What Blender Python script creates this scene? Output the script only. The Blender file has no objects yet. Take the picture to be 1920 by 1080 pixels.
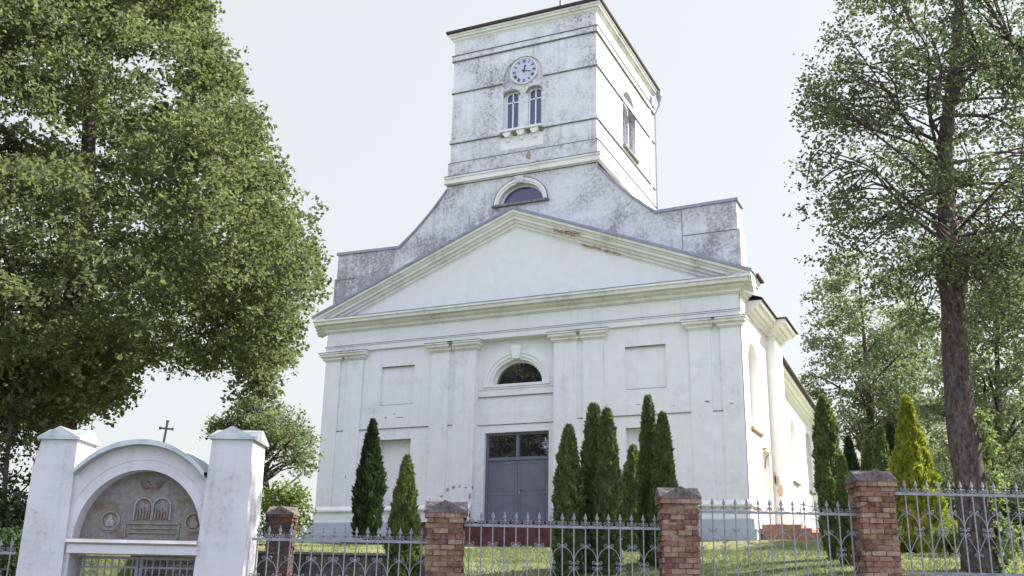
import bpy, bmesh, math, random
import numpy as np
from mathutils import Vector, Matrix, noise
R = math.radians
PI = math.pi
# ------------------------------------------------------------------ camera
YAW, PITCH, ROLL, FPX = 0.4325, 0.2927, 0.0197, 1858.61
CAM = np.array([16.0259, -35.034, -1.2244])
_c, _s = math.cos(YAW), math.sin(YAW)
_cp, _sp = math.cos(PITCH), math.sin(PITCH)
FW = np.array([-_s*_cp, _c*_cp, _sp]); RT = np.array([_c, _s, 0.0]); UPV = np.cross(RT, FW)
RT2 = math.cos(ROLL)*RT + math.sin(ROLL)*UPV
UP2 = -math.sin(ROLL)*RT + math.cos(ROLL)*UPV
HD = np.array([-_s, _c, 0.0])
sc = bpy.context.scene
camd = bpy.data.cameras.new("camera"); cam = bpy.data.objects.new("camera", camd)
sc.collection.objects.link(cam); sc.camera = cam
cam.matrix_world = Matrix(((RT2[0], UP2[0], -FW[0], CAM[0]), (RT2[1], UP2[1], -FW[1], CAM[1]),
                           (RT2[2], UP2[2], -FW[2], CAM[2]), (0, 0, 0, 1)))
camd.sensor_width = 36; camd.lens = FPX/1920*36; camd.clip_end = 2000; camd.clip_start = 0.1
# ------------------------------------------------------------------ sky and sun
SUN_AZ = Vector((0.80, 0.60)).normalized(); SUN_EL = R(43)
w = bpy.data.worlds.new("World"); sc.world = w; w.use_nodes = True
nt = w.node_tree; nt.nodes.clear()
sky = nt.nodes.new('ShaderNodeTexSky'); sky.sky_type = 'NISHITA'; sky.sun_disc = False
sky.sun_elevation = SUN_EL; sky.sun_rotation = math.atan2(SUN_AZ.x, SUN_AZ.y)
sky.air_density = 1.0; sky.dust_density = 4.0; sky.ozone_density = 1.5
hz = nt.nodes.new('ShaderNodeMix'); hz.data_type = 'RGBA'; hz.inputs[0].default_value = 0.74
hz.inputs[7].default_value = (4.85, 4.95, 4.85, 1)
bg = nt.nodes.new('ShaderNodeBackground'); bg.inputs[1].default_value = 0.075
wo = nt.nodes.new('ShaderNodeOutputWorld')
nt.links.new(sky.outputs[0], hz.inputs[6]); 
# added brighter, bluer sky behind the photographer, to lift the shaded facade
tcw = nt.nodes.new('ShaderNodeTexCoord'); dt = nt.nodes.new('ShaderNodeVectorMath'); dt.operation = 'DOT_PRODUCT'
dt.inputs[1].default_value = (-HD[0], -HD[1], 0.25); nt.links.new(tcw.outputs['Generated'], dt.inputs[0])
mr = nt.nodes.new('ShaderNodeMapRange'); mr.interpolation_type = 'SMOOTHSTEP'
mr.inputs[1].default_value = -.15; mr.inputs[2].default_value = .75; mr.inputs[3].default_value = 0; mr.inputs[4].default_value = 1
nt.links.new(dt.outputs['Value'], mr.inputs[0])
back_fill = nt.nodes.new('ShaderNodeMix'); back_fill.data_type = 'RGBA'; nt.links.new(mr.outputs[0], back_fill.inputs[0])
nt.links.new(hz.outputs[2], back_fill.inputs[6]); back_fill.inputs[7].default_value = (6.6, 7.0, 8.9, 1)
nt.links.new(back_fill.outputs[2], bg.inputs[0]); nt.links.new(bg.outputs[0], wo.inputs[0])
sl = bpy.data.lights.new("sun", 'SUN'); sl.energy = 4.8; sl.angle = R(0.55); sl.color = (1, .95, .87)
so = bpy.data.objects.new("sun", sl); sc.collection.objects.link(so)
sdir = Vector((SUN_AZ.x*math.cos(SUN_EL), SUN_AZ.y*math.cos(SUN_EL), math.sin(SUN_EL)))
so.rotation_euler = sdir.to_track_quat('Z', 'Y').to_euler()
sc.view_settings.view_transform = 'Standard'; sc.view_settings.look = 'None'
sc.view_settings.exposure = 1.45; sc.view_settings.gamma = 1

# ------------------------------------------------------------------ geometry of the view (where things stand)
def ray(px, py):
    return FW + RT2*(px-960)/FPX - UP2*(py-540)/FPX
def at(px, py, D):          # point at horizontal distance D along the heading
    v = ray(px, py); return CAM + v*(D/(v@HD))
def onY(px, py, Y):
    v = ray(px, py); return CAM + v*((Y-CAM[1])/v[1])
def st(u, v, z):            # street frame -> world
    p = CAM + RT*u + HD*v; return Vector((p[0], p[1], z))
def uv_of(p):
    d = np.array([p[0], p[1], 0])-np.array([CAM[0], CAM[1], 0]); return float(d@RT), float(d@HD)
# ------------------------------------------------------------------ mesh helpers
COL = sc.collection
def tag(o, label=None, cat=None, group=None, kind=None):
    if label: o['label'] = label
    if cat: o['category'] = cat
    if group: o['group'] = group
    if kind: o['kind'] = kind
    return o
def empty(name, loc=(0, 0, 0), rz=0, label=None, cat=None, group=None):
    o = bpy.data.objects.new(name, None); COL.objects.link(o); o.location = loc; o.rotation_euler = (0, 0, rz)
    o.empty_display_size = .2
    return tag(o, label, cat, group)
class MB:
    def __init__(s): s.v = []; s.f = []; s.mi = []
    def add(s, vs, fs, m=0):
        n = len(s.v); s.v += [tuple(map(float, p)) for p in vs]; s.f += [tuple(i+n for i in f) for f in fs]; s.mi += [m]*len(fs)
    def box(s, x0, x1, y0, y1, z0, z1, m=0):
        s.add([(x0,y0,z0),(x1,y0,z0),(x1,y1,z0),(x0,y1,z0),(x0,y0,z1),(x1,y0,z1),(x1,y1,z1),(x0,y1,z1)],
              [(0,3,2,1),(4,5,6,7),(0,1,5,4),(1,2,6,5),(2,3,7,6),(3,0,4,7)], m)
    def quad(s, a, b, c, d, m=0): s.add([a,b,c,d], [(0,1,2,3)], m)
    def prism(s, poly, y0, y1, m=0):      # polygon in xz extruded along y
        n = len(poly)
        s.add([(x,y0,z) for x,z in poly]+[(x,y1,z) for x,z in poly],
              [tuple(range(n)), tuple(range(2*n-1, n-1, -1))]+[(i, (i+1)%n+0, (i+1)%n+n, i+n)[::-1] for i in range(n)], m)
    def tube(s, pts, rad, seg=6, cap=True, m=0):
        pts = [Vector(p) for p in pts]; n = len(pts)
        if not hasattr(rad, '__len__'): rad = [rad]*n
        vs = []; fs = []; prev = None
        for i, p in enumerate(pts):
            t = (pts[min(i+1, n-1)]-pts[max(i-1, 0)])
            if t.length < 1e-9: t = Vector((0,0,1))
            t.normalize()
            if prev is None: a = t.orthogonal().normalized()
            else:
                a = prev - t*prev.dot(t)
                a = a.normalized() if a.length > 1e-6 else t.orthogonal().normalized()
            prev = a; b = t.cross(a)
            for k in range(seg):
                q = 2*PI*k/seg; vs.append(p+(a*math.cos(q)+b*math.sin(q))*rad[i])
        for i in range(n-1):
            for k in range(seg):
                fs.append((i*seg+k, i*seg+(k+1)%seg, (i+1)*seg+(k+1)%seg, (i+1)*seg+k))
        if cap: fs.append(tuple(range(seg))[::-1]); fs.append(tuple((n-1)*seg+k for k in range(seg)))
        s.add(vs, fs, m)
    def lathe(s, prof, c=(0,0,0), seg=16, m=0):    # prof: (r,z)
        vs = []; fs = []; n = len(prof)
        for r, z in prof:
            for k in range(seg):
                q = 2*PI*k/seg; vs.append((c[0]+r*math.cos(q), c[1]+r*math.sin(q), c[2]+z))
        for i in range(n-1):
            for k in range(seg): fs.append((i*seg+k, i*seg+(k+1)%seg, (i+1)*seg+(k+1)%seg, (i+1)*seg+k))
        s.add(vs, fs, m)
    def build(s, name, mats, parent=None, smooth=False, M=None):
        me = bpy.data.meshes.new(name)
        vs = s.v if M is None else [tuple(M @ Vector(p)) for p in s.v]
        me.from_pydata(vs, [], s.f)
        if not isinstance(mats, (list, tuple)): mats = [mats]
        for m in mats: me.materials.append(m)
        if len(mats) > 1: me.polygons.foreach_set('material_index', s.mi)
        bm = bmesh.new(); bm.from_mesh(me); bmesh.ops.recalc_face_normals(bm, faces=bm.faces) if len(s.f) < 20000 else None
        bm.to_mesh(me); bm.free()
        if smooth: me.polygons.foreach_set('use_smooth', [True]*len(me.polygons))
        o = bpy.data.objects.new(name, me); COL.objects.link(o)
        if parent: o.parent = parent
        return o
def sweep(mb, prof, path, closed=False, m=0):
    """horizontal moulding: prof = [(out, z)...] top to bottom, path = [(x,y)...]; out is to the right of travel"""
    n = len(path); P = [Vector(p) for p in path]; rings = []
    for i in range(n):
        if closed: a = (P[i]-P[i-1]).normalized(); b = (P[(i+1)%n]-P[i]).normalized()
        else:
            a = (P[i]-P[i-1]).normalized() if i else None; b = (P[i+1]-P[i]).normalized() if i < n-1 else None
            a = a or b; b = b or a
        na = Vector((a.y, -a.x)); nb = Vector((b.y, -b.x)); mv = (na+nb); mv = mv/(1+na.dot(nb))
        rings.append([(P[i].x+mv.x*o, P[i].y+mv.y*o, z) for o, z in prof])
    k = len(prof); vs = [p for r in rings for p in r]; fs = []
    for i in range(n if closed else n-1):
        j = (i+1) % n
        for q in range(k-1): fs.append((i*k+q, j*k+q, j*k+q+1, i*k+q+1))
    if not closed: fs += [tuple(range(k)), tuple((n-1)*k+q for q in range(k))[::-1]]
    mb.add(vs, fs, m)
def relief(mb, xs, zs, dep, skip=None, M=None, m=0):
    """wall front made of cells with their own depth; dep(xc,zc)->y or None (hole)"""
    D = {}
    for i in range(len(xs)-1):
        for j in range(len(zs)-1):
            D[i, j] = dep((xs[i]+xs[i+1])/2, (zs[j]+zs[j+1])/2)
    T = (lambda p: p) if M is None else (lambda p: tuple(M @ Vector(p)))
    for (i, j), y in D.items():
        if y is None: continue
        x0, x1, z0, z1 = xs[i], xs[i+1], zs[j], zs[j+1]
        mb.quad(T((x0,y,z0)), T((x1,y,z0)), T((x1,y,z1)), T((x0,y,z1)), m)
        y2 = D.get((i+1, j))
        if y2 is not None and abs(y2-y) > 1e-6: mb.quad(T((x1,y,z0)), T((x1,y2,z0)), T((x1,y2,z1)), T((x1,y,z1)), m)
        y2 = D.get((i, j+1))
        if y2 is not None and abs(y2-y) > 1e-6: mb.quad(T((x0,y,z1)), T((x1,y,z1)), T((x1,y2,z1)), T((x0,y2,z1)), m)
def arch_pts(cx, zs, rx, rz, n=20):
    return [(cx-rx*math.cos(PI*i/n), zs+rz*math.sin(PI*i/n)) for i in range(n+1)]
def arch_wall(mb, x0, x1, z0, z1, cx, zb, zs, rx, rz, y, rev, M=None, m=0, n=20):
    """wall rectangle with an arched opening: sill zb, spring zs, with reveal going back by rev"""
    T = (lambda p: p) if M is None else (lambda p: tuple(M @ Vector(p)))
    a = arch_pts(cx, zs, rx, rz, n); Q = lambda *p: mb.quad(*[T(q) for q in p], m)
    if x0 < cx-rx: Q((x0,y,z0),(cx-rx,y,z0),(cx-rx,y,z1),(x0,y,z1))
    if x1 > cx+rx: Q((cx+rx,y,z0),(x1,y,z0),(x1,y,z1),(cx+rx,y,z1))
    if zb > z0: Q((cx-rx,y,z0),(cx+rx,y,z0),(cx+rx,y,zb),(cx-rx,y,zb))
    for p, q in zip(a, a[1:]): Q((p[0],y,p[1]),(q[0],y,q[1]),(q[0],y,z1),(p[0],y,z1)); Q((p[0],y,p[1]),(p[0],y+rev,p[1]),(q[0],y+rev,q[1]),(q[0],y,q[1]))
    if zs > zb: Q((cx-rx,y,zb),(cx-rx,y+rev,zb),(cx-rx,y+rev,zs),(cx-rx,y,zs)); Q((cx+rx,y,zb),(cx+rx,y,zs),(cx+rx,y+rev,zs),(cx+rx,y+rev,zb))
    Q((cx-rx,y,zb),(cx+rx,y,zb),(cx+rx,y+rev,zb),(cx-rx,y+rev,zb))
def arch_face(mb, cx, zb, zs, rx, rz, y, M=None, m=0, n=20):
    T = (lambda p: p) if M is None else (lambda p: tuple(M @ Vector(p)))
    pts = [(cx-rx, zb)] + arch_pts(cx, zs, rx, rz, n) + [(cx+rx, zb)] if zs > zb else arch_pts(cx, zs, rx, rz, n)
    mb.add([T((x,y,z)) for x, z in pts], [tuple(range(len(pts)))], m)
def arch_band(mb, cx, zs, r0, r1, rz0, rz1, y0, y1, M=None, m=0, n=24, legs=0.0):
    """moulded arch ring between radii"""
    T = (lambda p: p) if M is None else (lambda p: tuple(M @ Vector(p)))
    A = arch_pts(cx, zs, r0, rz0, n); B = arch_pts(cx, zs, r1, rz1, n)
    if legs: A = [(A[0][0], zs-legs)]+A+[(A[-1][0], zs-legs)]; B = [(B[0][0], zs-legs)]+B+[(B[-1][0], zs-legs)]
    for i in range(len(A)-1):
        a, b, c, d = A[i], A[i+1], B[i+1], B[i]
        mb.quad(*[T((p[0],y0,p[1])) for p in (a,b,c,d)], m)
        mb.quad(T((d[0],y0,d[1])),T((c[0],y0,c[1])),T((c[0],y1,c[1])),T((d[0],y1,d[1])), m)
        mb.quad(T((a[0],y0,a[1])),T((a[0],y1,a[1])),T((b[0],y1,b[1])),T((b[0],y0,b[1])), m)
    for a, d in ((A[0], B[0]), (A[-1], B[-1])):
        mb.quad(T((a[0],y0,a[1])),T((d[0],y0,d[1])),T((d[0],y1,d[1])),T((a[0],y1,a[1])), m)
# ------------------------------------------------------------------ materials
def mat(name, base=(.5,.5,.5), rough=.8, spec=.3, metal=0):
    m = bpy.data.materials.new(name); m.use_nodes = True
    b = m.node_tree.nodes['Principled BSDF']
    b.inputs['Base Color'].default_value = (*base, 1); b.inputs['Roughness'].default_value = rough
    b.inputs['Specular IOR Level'].default_value = spec; b.inputs['Metallic'].default_value = metal
    return m, m.node_tree, b
def N(nt, t, **k):
    n = nt.nodes.new(t)
    for a, v in k.items(): setattr(n, a, v)
    return n
def noise_n(nt, scale, detail=5, rough=.6, vec=None, dist=0):
    n = N(nt, 'ShaderNodeTexNoise'); n.inputs['Scale'].default_value = scale; n.inputs['Detail'].default_value = detail
    n.inputs['Roughness'].default_value = rough; n.inputs['Distortion'].default_value = dist
    if vec: nt.links.new(vec, n.inputs['Vector'])
    return n.outputs[0]
def ramp(nt, fac, stops):
    r = N(nt, 'ShaderNodeValToRGB'); e = r.color_ramp.elements
    while len(e) < len(stops): e.new(.5)
    for i, (p, c) in enumerate(stops):
        e[i].position = p; e[i].color = (*c, 1) if hasattr(c, '__len__') else (c, c, c, 1)
    nt.links.new(fac, r.inputs[0]); return r.outputs[0]
def mix(nt, fac, a, b, mode='MIX'):
    n = N(nt, 'ShaderNodeMix', data_type='RGBA', blend_type=mode)
    for i, v in ((0, fac), (6, a), (7, b)):
        if isinstance(v, (int, float)): n.inputs[i].default_value = v
        elif isinstance(v, tuple): n.inputs[i].default_value = (*v, 1)
        else: nt.links.new(v, n.inputs[i])
    return n.outputs[2]
def math_n(nt, op, a, b=None):
    n = N(nt, 'ShaderNodeMath', operation=op)
    for i, v in ((0, a), (1, b)):
        if v is None: continue
        if isinstance(v, (int, float)): n.inputs[i].default_value = v
        else: nt.links.new(v, n.inputs[i])
    return n.outputs[0]
def bump(nt, b, h, st_=.3, d=.02):
    n = N(nt, 'ShaderNodeBump'); n.inputs['Strength'].default_value = st_; n.inputs['Distance'].default_value = d
    nt.links.new(h, n.inputs['Height']); nt.links.new(n.outputs[0], b.inputs['Normal'])
def objvec(nt, scale=(1,1,1)):
    t = N(nt, 'ShaderNodeTexCoord'); mp = N(nt, 'ShaderNodeMapping'); mp.inputs['Scale'].default_value = scale
    nt.links.new(t.outputs['Object'], mp.inputs[0]); return mp.outputs[0], t.outputs['Object']
def plaster(name, base, dirt, amount, speck, patch=None, streak=.35, zones=None, zr=(0,1)):
    """amount: threshold 0..1 (higher = dirtier)"""
    m, nt, b = mat(name, base, .88, .15)
    v, o = objvec(nt); vs, _ = objvec(nt, (3.0, 3.0, .22))
    big = noise_n(nt, .55, 5, .6, v); sp = noise_n(nt, 9, 6, .75, v); st_n = noise_n(nt, 1.3, 4, .6, vs); fine = noise_n(nt, 38, 3, .7, v)
    f1 = ramp(nt, big, [(.62-amount*.5, 0), (.80-amount*.35, 1)])
    f2 = ramp(nt, sp, [(.60-speck*.2, 0), (.70-speck*.12, 1)])
    f3 = ramp(nt, st_n, [(.52, 0), (.78, 1)])
    d = math_n(nt, 'MULTIPLY', f1, math_n(nt, 'ADD', math_n(nt, 'MULTIPLY', f2, .75), .22))
    d = math_n(nt, 'ADD', d, math_n(nt, 'MULTIPLY', f3, streak))
    if zones:      # soiling follows the ledges: [(height, amount)]
        sx = N(nt, 'ShaderNodeSeparateXYZ'); nt.links.new(o, sx.inputs[0]); mr_ = N(nt, 'ShaderNodeMapRange')
        nt.links.new(math_n(nt, 'ADD', sx.outputs[2], math_n(nt, 'MULTIPLY', noise_n(nt, 2.5, 4, .7, v), .7)), mr_.inputs[0]); mr_.inputs[1].default_value = zr[0]+.35; mr_.inputs[2].default_value = zr[1]+.35
        zf = ramp(nt, mr_.outputs[0], [((z_-zr[0])/(zr[1]-zr[0]), a_) for z_, a_ in zones])
        sp2 = ramp(nt, noise_n(nt, 6, 8, .8, v), [(.42, .15), (.62, 1)])
        d = math_n(nt, 'ADD', d, math_n(nt, 'MULTIPLY', zf, sp2))
    pm = ramp(nt, noise_n(nt, .33, 4, .6, v, .5), [(.36, .40), (.62, 1.35)])
    d = math_n(nt, 'MULTIPLY', d, pm)
    d = math_n(nt, 'MINIMUM', d, .9)
    base2 = mix(nt, ramp(nt, noise_n(nt, 2.2, 4, .6, v), [(.35, 0), (.7, 1)]), base, tuple(c*k for c, k in zip(base, (.95, .94, .92))))
    c = mix(nt, d, base2, dirt)
    if patch:
        pf = math_n(nt, 'MULTIPLY', ramp(nt, noise_n(nt, .8, 6, .7, v, .4), [(.69, 0), (.72, 1)]), .8); c = mix(nt, pf, c, patch)
    nt.links.new(c, b.inputs['Base Color'])
    h = math_n(nt, 'ADD', math_n(nt, 'MULTIPLY', fine, .4), math_n(nt, 'MULTIPLY', sp, .7))
    bump(nt, b, h, .35, .02)
    return m
M = {}
M['wall'] = plaster('white_plaster', (.80,.81,.82), (.30,.31,.33), .16, .35, None, .17, [(-.3,.5),(1.3,.4),(2.3,.16),(4.3,.03),(5.0,.14),(5.6,.10),(6.3,.02),(8.3,.05)], (-.5,9.5))
M['tymp'] = plaster('clean_plaster', (.79,.80,.79), (.45,.47,.46), .10, .2, None, .10)
M['dirty'] = plaster('weathered_plaster', (.74,.76,.78), (.25,.245,.255), .58, .78, (.22,.17,.14), .42, [(9.9,.8),(11.6,.75),(12.2,.4),(13,.5),(13.2,.2),(14.5,.15),(15.3,.3)], (9.5,16))
M['tower'] = plaster('stained_tower_plaster', (.76,.78,.79), (.23,.23,.235), .48, .70, None, .38, [(15.9,.6),(16.5,.65),(16.9,.25),(17.4,.15),(17.6,.5),(18.2,.15),(19.8,.08),(20.0,.5),(20.5,.15),(21.4,.1),(21.8,.35),(22.2,.15)], (15.5,23))
M['side'] = plaster('side_wall_plaster', (.82,.81,.78), (.6,.55,.48), .06, .1, None, .05)
M['trim'] = plaster('moulding_plaster', (.80,.80,.77), (.28,.27,.25), .30, .5, None, .22)
M['socle'] = plaster('grey_socle_paint', (.43,.46,.51), (.25,.27,.30), .25, .3, None, .2)
M['gate'] = plaster('gate_plaster', (.62,.625,.66), (.30,.30,.31), .26, .45, None, .40)
def simple(name, c1, c2, scale, rough=.7, spec=.3, metal=0, bmp=.2, bd=.01, det=5, stops=(.35,.65)):
    m, nt, b = mat(name, c1, rough, spec, metal); v, _ = objvec(nt)
    n = noise_n(nt, scale, det, .65, v); nt.links.new(ramp(nt, n, [(stops[0], c1), (stops[1], c2)]), b.inputs['Base Color'])
    if bmp: bump(nt, b, n, bmp, bd)
    return m
M['flash'] = simple('zinc_flashing', (.21,.225,.275), (.31,.33,.38), 3, .5, .4, .3, .1)
M['darkledge'] = simple('dark_ledge', (.10,.10,.095), (.30,.30,.28), 7, .9, .1, 0, .5, .02)
M['shingle'] = simple('dark_shingles', (.035,.03,.03), (.09,.075,.07), 12, .8, .2, 0, .6, .02)
M['rust'] = simple('bare_brick_patch', (.30,.19,.13), (.46,.37,.28), 6, .95, .1, 0, .6, .03)
M['door'] = simple('grey_door_paint', (.125,.135,.172), (.165,.175,.212), 1.5, .5, .35, 0, .05)
M['iron'] = simple('silver_painted_iron', (.19,.195,.23), (.33,.335,.37), 9, .5, .5, .35, .1)
M['black'] = simple('black_iron', (.03,.03,.04), (.08,.08,.09), 9, .5, .4, .2, .1)
M['copper'] = simple('pale_green_sheet_metal', (.34,.40,.41), (.52,.56,.56), 4, .42, .5, .4, .1)
M['whitewood'] = mat('white_window_paint', (.78,.79,.80), .5, .3)[0]
M['clockface'] = simple('pale_blue_clock_face', (.42,.47,.58), (.55,.59,.68), 4, .5, .3, 0, 0)
M['clockdark'] = mat('clock_black', (.03,.035,.07), .5, .3)[0]
M['concrete'] = simple('weathered_concrete', (.085,.075,.078), (.20,.18,.17), 14, .9, .1, 0, .7, .02)
M['redtile'] = simple('dark_red_terrace_paint', (.085,.036,.034), (.145,.066,.058), 5, .8, .2, 0, .4, .01)
M['stone'] = simple('dark_retaining_stone', (.045,.040,.042), (.13,.11,.105), 4, .95, .1, 0, .8, .05)
M['asphalt'] = simple('asphalt', (.04,.04,.042), (.07,.07,.07), 30, .9, .2, 0, .4, .01)
M['copperlite'] = M['copper']
m, nt_, b = mat('dark_window_glass', (.015,.015,.025), .02, .8); b.inputs['IOR'].default_value = 2.1; M['glass'] = m
m, nt_, b = mat('violet_sky_tint_glass', (.06,.065,.15), .10, .6); M['vglass'] = m  # blue-violet base colour carries the reflection of the sky
def bark(name, c1, c2, lich=(.16,.17,.13)):
    m, nt, b = mat(name, c1, .95, .1); v, _ = objvec(nt, (6,6,2.0)); v2, _ = objvec(nt)
    n = noise_n(nt, 3.2, 8, .75, v, .6); l = noise_n(nt, 2.2, 5, .65, v2)
    c = ramp(nt, n, [(.40, c1), (.58, c2)]); c = mix(nt, ramp(nt, l, [(.55, 0), (.75, .5)]), c, lich)
    nt.links.new(c, b.inputs['Base Color']); bump(nt, b, n, .9, .06); return m
M['bark'] = bark('dark_furrowed_bark', (.035,.03,.028), (.12,.10,.09))
M['barkr'] = bark('grey_brown_bark', (.045,.036,.034), (.17,.135,.125), (.20,.20,.15))
def leafmat(name, c1, c2, c3, trans=.45, nscale=1.1, gloss=.08):
    m = bpy.data.materials.new(name); m.use_nodes = True; nt = m.node_tree; b = nt.nodes['Principled BSDF']
    v, _ = objvec(nt); big = noise_n(nt, nscale, 3, .6, v); fine = noise_n(nt, 14, 2, .6, v)
    c = mix(nt, ramp(nt, big, [(.35, 0), (.65, 1)]), c1, c2); c = mix(nt, ramp(nt, fine, [(.48, 0), (.66, 1)]), c, c3)
    nt.links.new(c, b.inputs['Base Color']); b.inputs['Roughness'].default_value = .5; b.inputs['Specular IOR Level'].default_value = gloss
    tr = N(nt, 'ShaderNodeBsdfTranslucent'); nt.links.new(mix(nt, .5, c, (.30,.42,.06), 'ADD') if False else c, tr.inputs[0])
    g = N(nt, 'ShaderNodeMix', data_type='RGBA', blend_type='MULTIPLY'); g.inputs[0].default_value = 1
    nt.links.new(c, g.inputs[6]); g.inputs[7].default_value = (1.6, 1.75, 1.1, 1); nt.links.new(g.outputs[2], tr.inputs[0])
    ms = N(nt, 'ShaderNodeMixShader'); ms.inputs[0].default_value = trans
    nt.links.new(b.outputs[0], ms.inputs[1]); nt.links.new(tr.outputs[0], ms.inputs[2])
    nt.links.new(ms.outputs[0], nt.nodes['Material Output'].inputs[0]); return m
M['linden'] = leafmat('linden_leaves', (.078,.102,.052), (.114,.136,.068), (.182,.190,.118), .43)
M['airy'] = leafmat('sparse_tree_leaves', (.058,.082,.054), (.092,.115,.070), (.15,.163,.11), .42)
M['far'] = leafmat('far_tree_leaves', (.10,.132,.086), (.15,.18,.105), (.20,.21,.145), .45)
M['thuja'] = leafmat('thuja_foliage', (.072,.112,.042), (.115,.165,.058), (.18,.18,.10), .34, 2.5, .15)
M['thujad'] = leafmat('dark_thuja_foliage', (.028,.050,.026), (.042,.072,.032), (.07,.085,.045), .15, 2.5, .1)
M['thujab'] = leafmat('bright_thuja_foliage', (.07,.115,.035), (.13,.18,.05), (.17,.16,.09), .32, 2.5, .15)
M['golden'] = leafmat('golden_thuja_foliage', (.19,.22,.035), (.36,.35,.06), (.13,.16,.04), .3, 2.2, .15)
M['ivy'] = leafmat('ivy_leaves', (.12,.17,.06), (.20,.25,.10), (.26,.29,.16), .35, 2.2)
M['bush'] = leafmat('yellow_green_bush', (.10,.15,.04), (.15,.19,.06), (.17,.2,.09), .4, 2.2)
M['blade'] = leafmat('grass_blades', (.080,.125,.045), (.18,.20,.09), (.29,.27,.17), .25, .6)
m, nt_, b = mat('lawn_ground', (.1,.14,.04), .95, .1)
v, _ = objvec(nt_); g1 = noise_n(nt_, .35, 5, .65, v); g2 = noise_n(nt_, 5, 5, .7, v)
c = ramp(nt_, g1, [(.35, (.07,.11,.035)), (.5, (.13,.16,.06)), (.66, (.24,.225,.13))])
c = mix(nt_, ramp(nt_, g2, [(.4, 0), (.7, .6)]), c, (.20,.20,.09)); nt_.links.new(c, b.inputs['Base Color']); bump(nt_, b, g2, .8, .08)
M['lawn'] = m
def islandmat(name, stops, rough=.9, bs=.6):
    m, nt, b = mat(name, (.3,.2,.15), rough, .12); v, _ = objvec(nt)
    g = N(nt, 'ShaderNodeNewGeometry'); n = noise_n(nt, 11, 6, .75, v)
    f = math_n(nt, 'ADD', math_n(nt, 'MULTIPLY', g.outputs['Random Per Island'], .26), math_n(nt, 'MULTIPLY', n, .72))
    nt.links.new(ramp(nt, f, stops), b.inputs['Base Color']); bump(nt, b, n, bs, .04); return m
M['brick'] = islandmat('old_brick', [(.24, (.070,.040,.048)), (.36, (.135,.070,.064)), (.45, (.23,.125,.090)), (.55, (.28,.18,.13)), (.68, (.38,.29,.22))])
M['shadesootbrick'] = islandmat('shaded_sooty_brick', [(.2, (.03,.025,.027)), (.45, (.07,.055,.052)), (.62, (.13,.07,.055)), (.8, (.15,.12,.10))])  # darker brick copy: the pier's shade put into the colour, along with soot
M['mortar'] = simple('crumbling_mortar', (.13,.105,.095), (.33,.275,.225), 12, .95, .1, 0, .8, .02)
M['stepbrick'] = simple('orange_red_step_brick', (.27,.13,.085), (.42,.24,.16), 6, .85, .15, 0, .5, .02)
m, nt_, b = mat('faded_mural_plaster', (.3,.3,.3), .9, .1); v, _ = objvec(nt_)
n1 = noise_n(nt_, 2.6, 6, .7, v, .5); n2 = noise_n(nt_, 13, 6, .75, v)
c = ramp(nt_, n1, [(.35, (.19,.18,.185)), (.50, (.29,.28,.275)), (.60, (.24,.20,.155)), (.76, (.18,.13,.085))])
c = mix(nt_, ramp(nt_, n2, [(.45, 0), (.68, .6)]), c, (.15,.125,.10)); nt_.links.new(c, b.inputs['Base Color']); bump(nt_, b, n2, .9, .03)
M['mural'] = m
M['muralred'] = simple('faded_red_mural_paint', (.17,.10,.085), (.27,.24,.225), 22, .9, .1, 0, .5, .02)
M['muralochre'] = simple('faded_ochre_mural_paint', (.21,.18,.12), (.28,.265,.24), 14, .9, .1, 0, .5, .02)
M['muralpale'] = simple('faded_pale_mural_paint', (.25,.24,.245), (.35,.34,.335), 12, .9, .1, 0, .5, .02)

# ================================================================== THE CHURCH
church = empty('church', (0,0,0), 0, 'white plastered classical church with weathered square clock tower behind a fenced lawn', 'church')
# ---- facade
W0 = 9.0; GZ = -0.3
BAY = .35
xs = [-9,-6.18,-4.58,-1.717,-1.38,1.38,1.717,4.58,6.18,9]
zs = [GZ,1.1,4.48,4.6,4.95,5.45,5.92,6.06,7.57,8.33,9.25]
mb = MB()
xs_ = sorted(set(xs+[-7.09,-3.74,3.74,7.09]))
def dep(x, z):
    ax = abs(x)
    if z > 8.33: return 0.02
    if ax < 1.717:
        if z > 6.06: return None
        if ax < 1.38 and z < 4.6: return .62
        if 4.95 < z < 5.45: return BAY
        return BAY + (.03 if z > 5.45 else 0.0)
    if ax > 7.09 or ax < 3.74: return .075 if (z > 4.95) else .045
    if 4.58 < ax < 6.18:
        if 5.92 < z < 7.57: return .17
        if 1.1 < z < 4.48: return .42
    if z > 5.45: return .08
    if z > 4.95: return .065
    return .04
relief(mb, xs_, zs, dep)
arch_wall(mb, -1.717, 1.717, 6.06, 8.33, 0, 6.52, 6.52, 1.08, .96, BAY, .34)
mb.quad((-1.717, 0.02, 6.06), (-1.717, BAY, 6.06), (-1.717, BAY, 8.33), (-1.717, .02, 8.33)); mb.quad((1.717, 0.02, 6.06), (1.717, BAY, 6.06), (1.717, BAY, 8.33), (1.717, .02, 8.33))
mb.quad((-1.717, .02, 8.33), (1.717, .02, 8.33), (1.717, BAY, 8.33), (-1.717, BAY, 8.33))
mb.quad((-1.717, BAY, 6.06), (1.717, BAY, 6.06), (1.717, BAY+.03, 6.06), (-1.717, BAY+.03, 6.06))
fw = mb.build('facade_wall', M['wall'], church)
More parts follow.
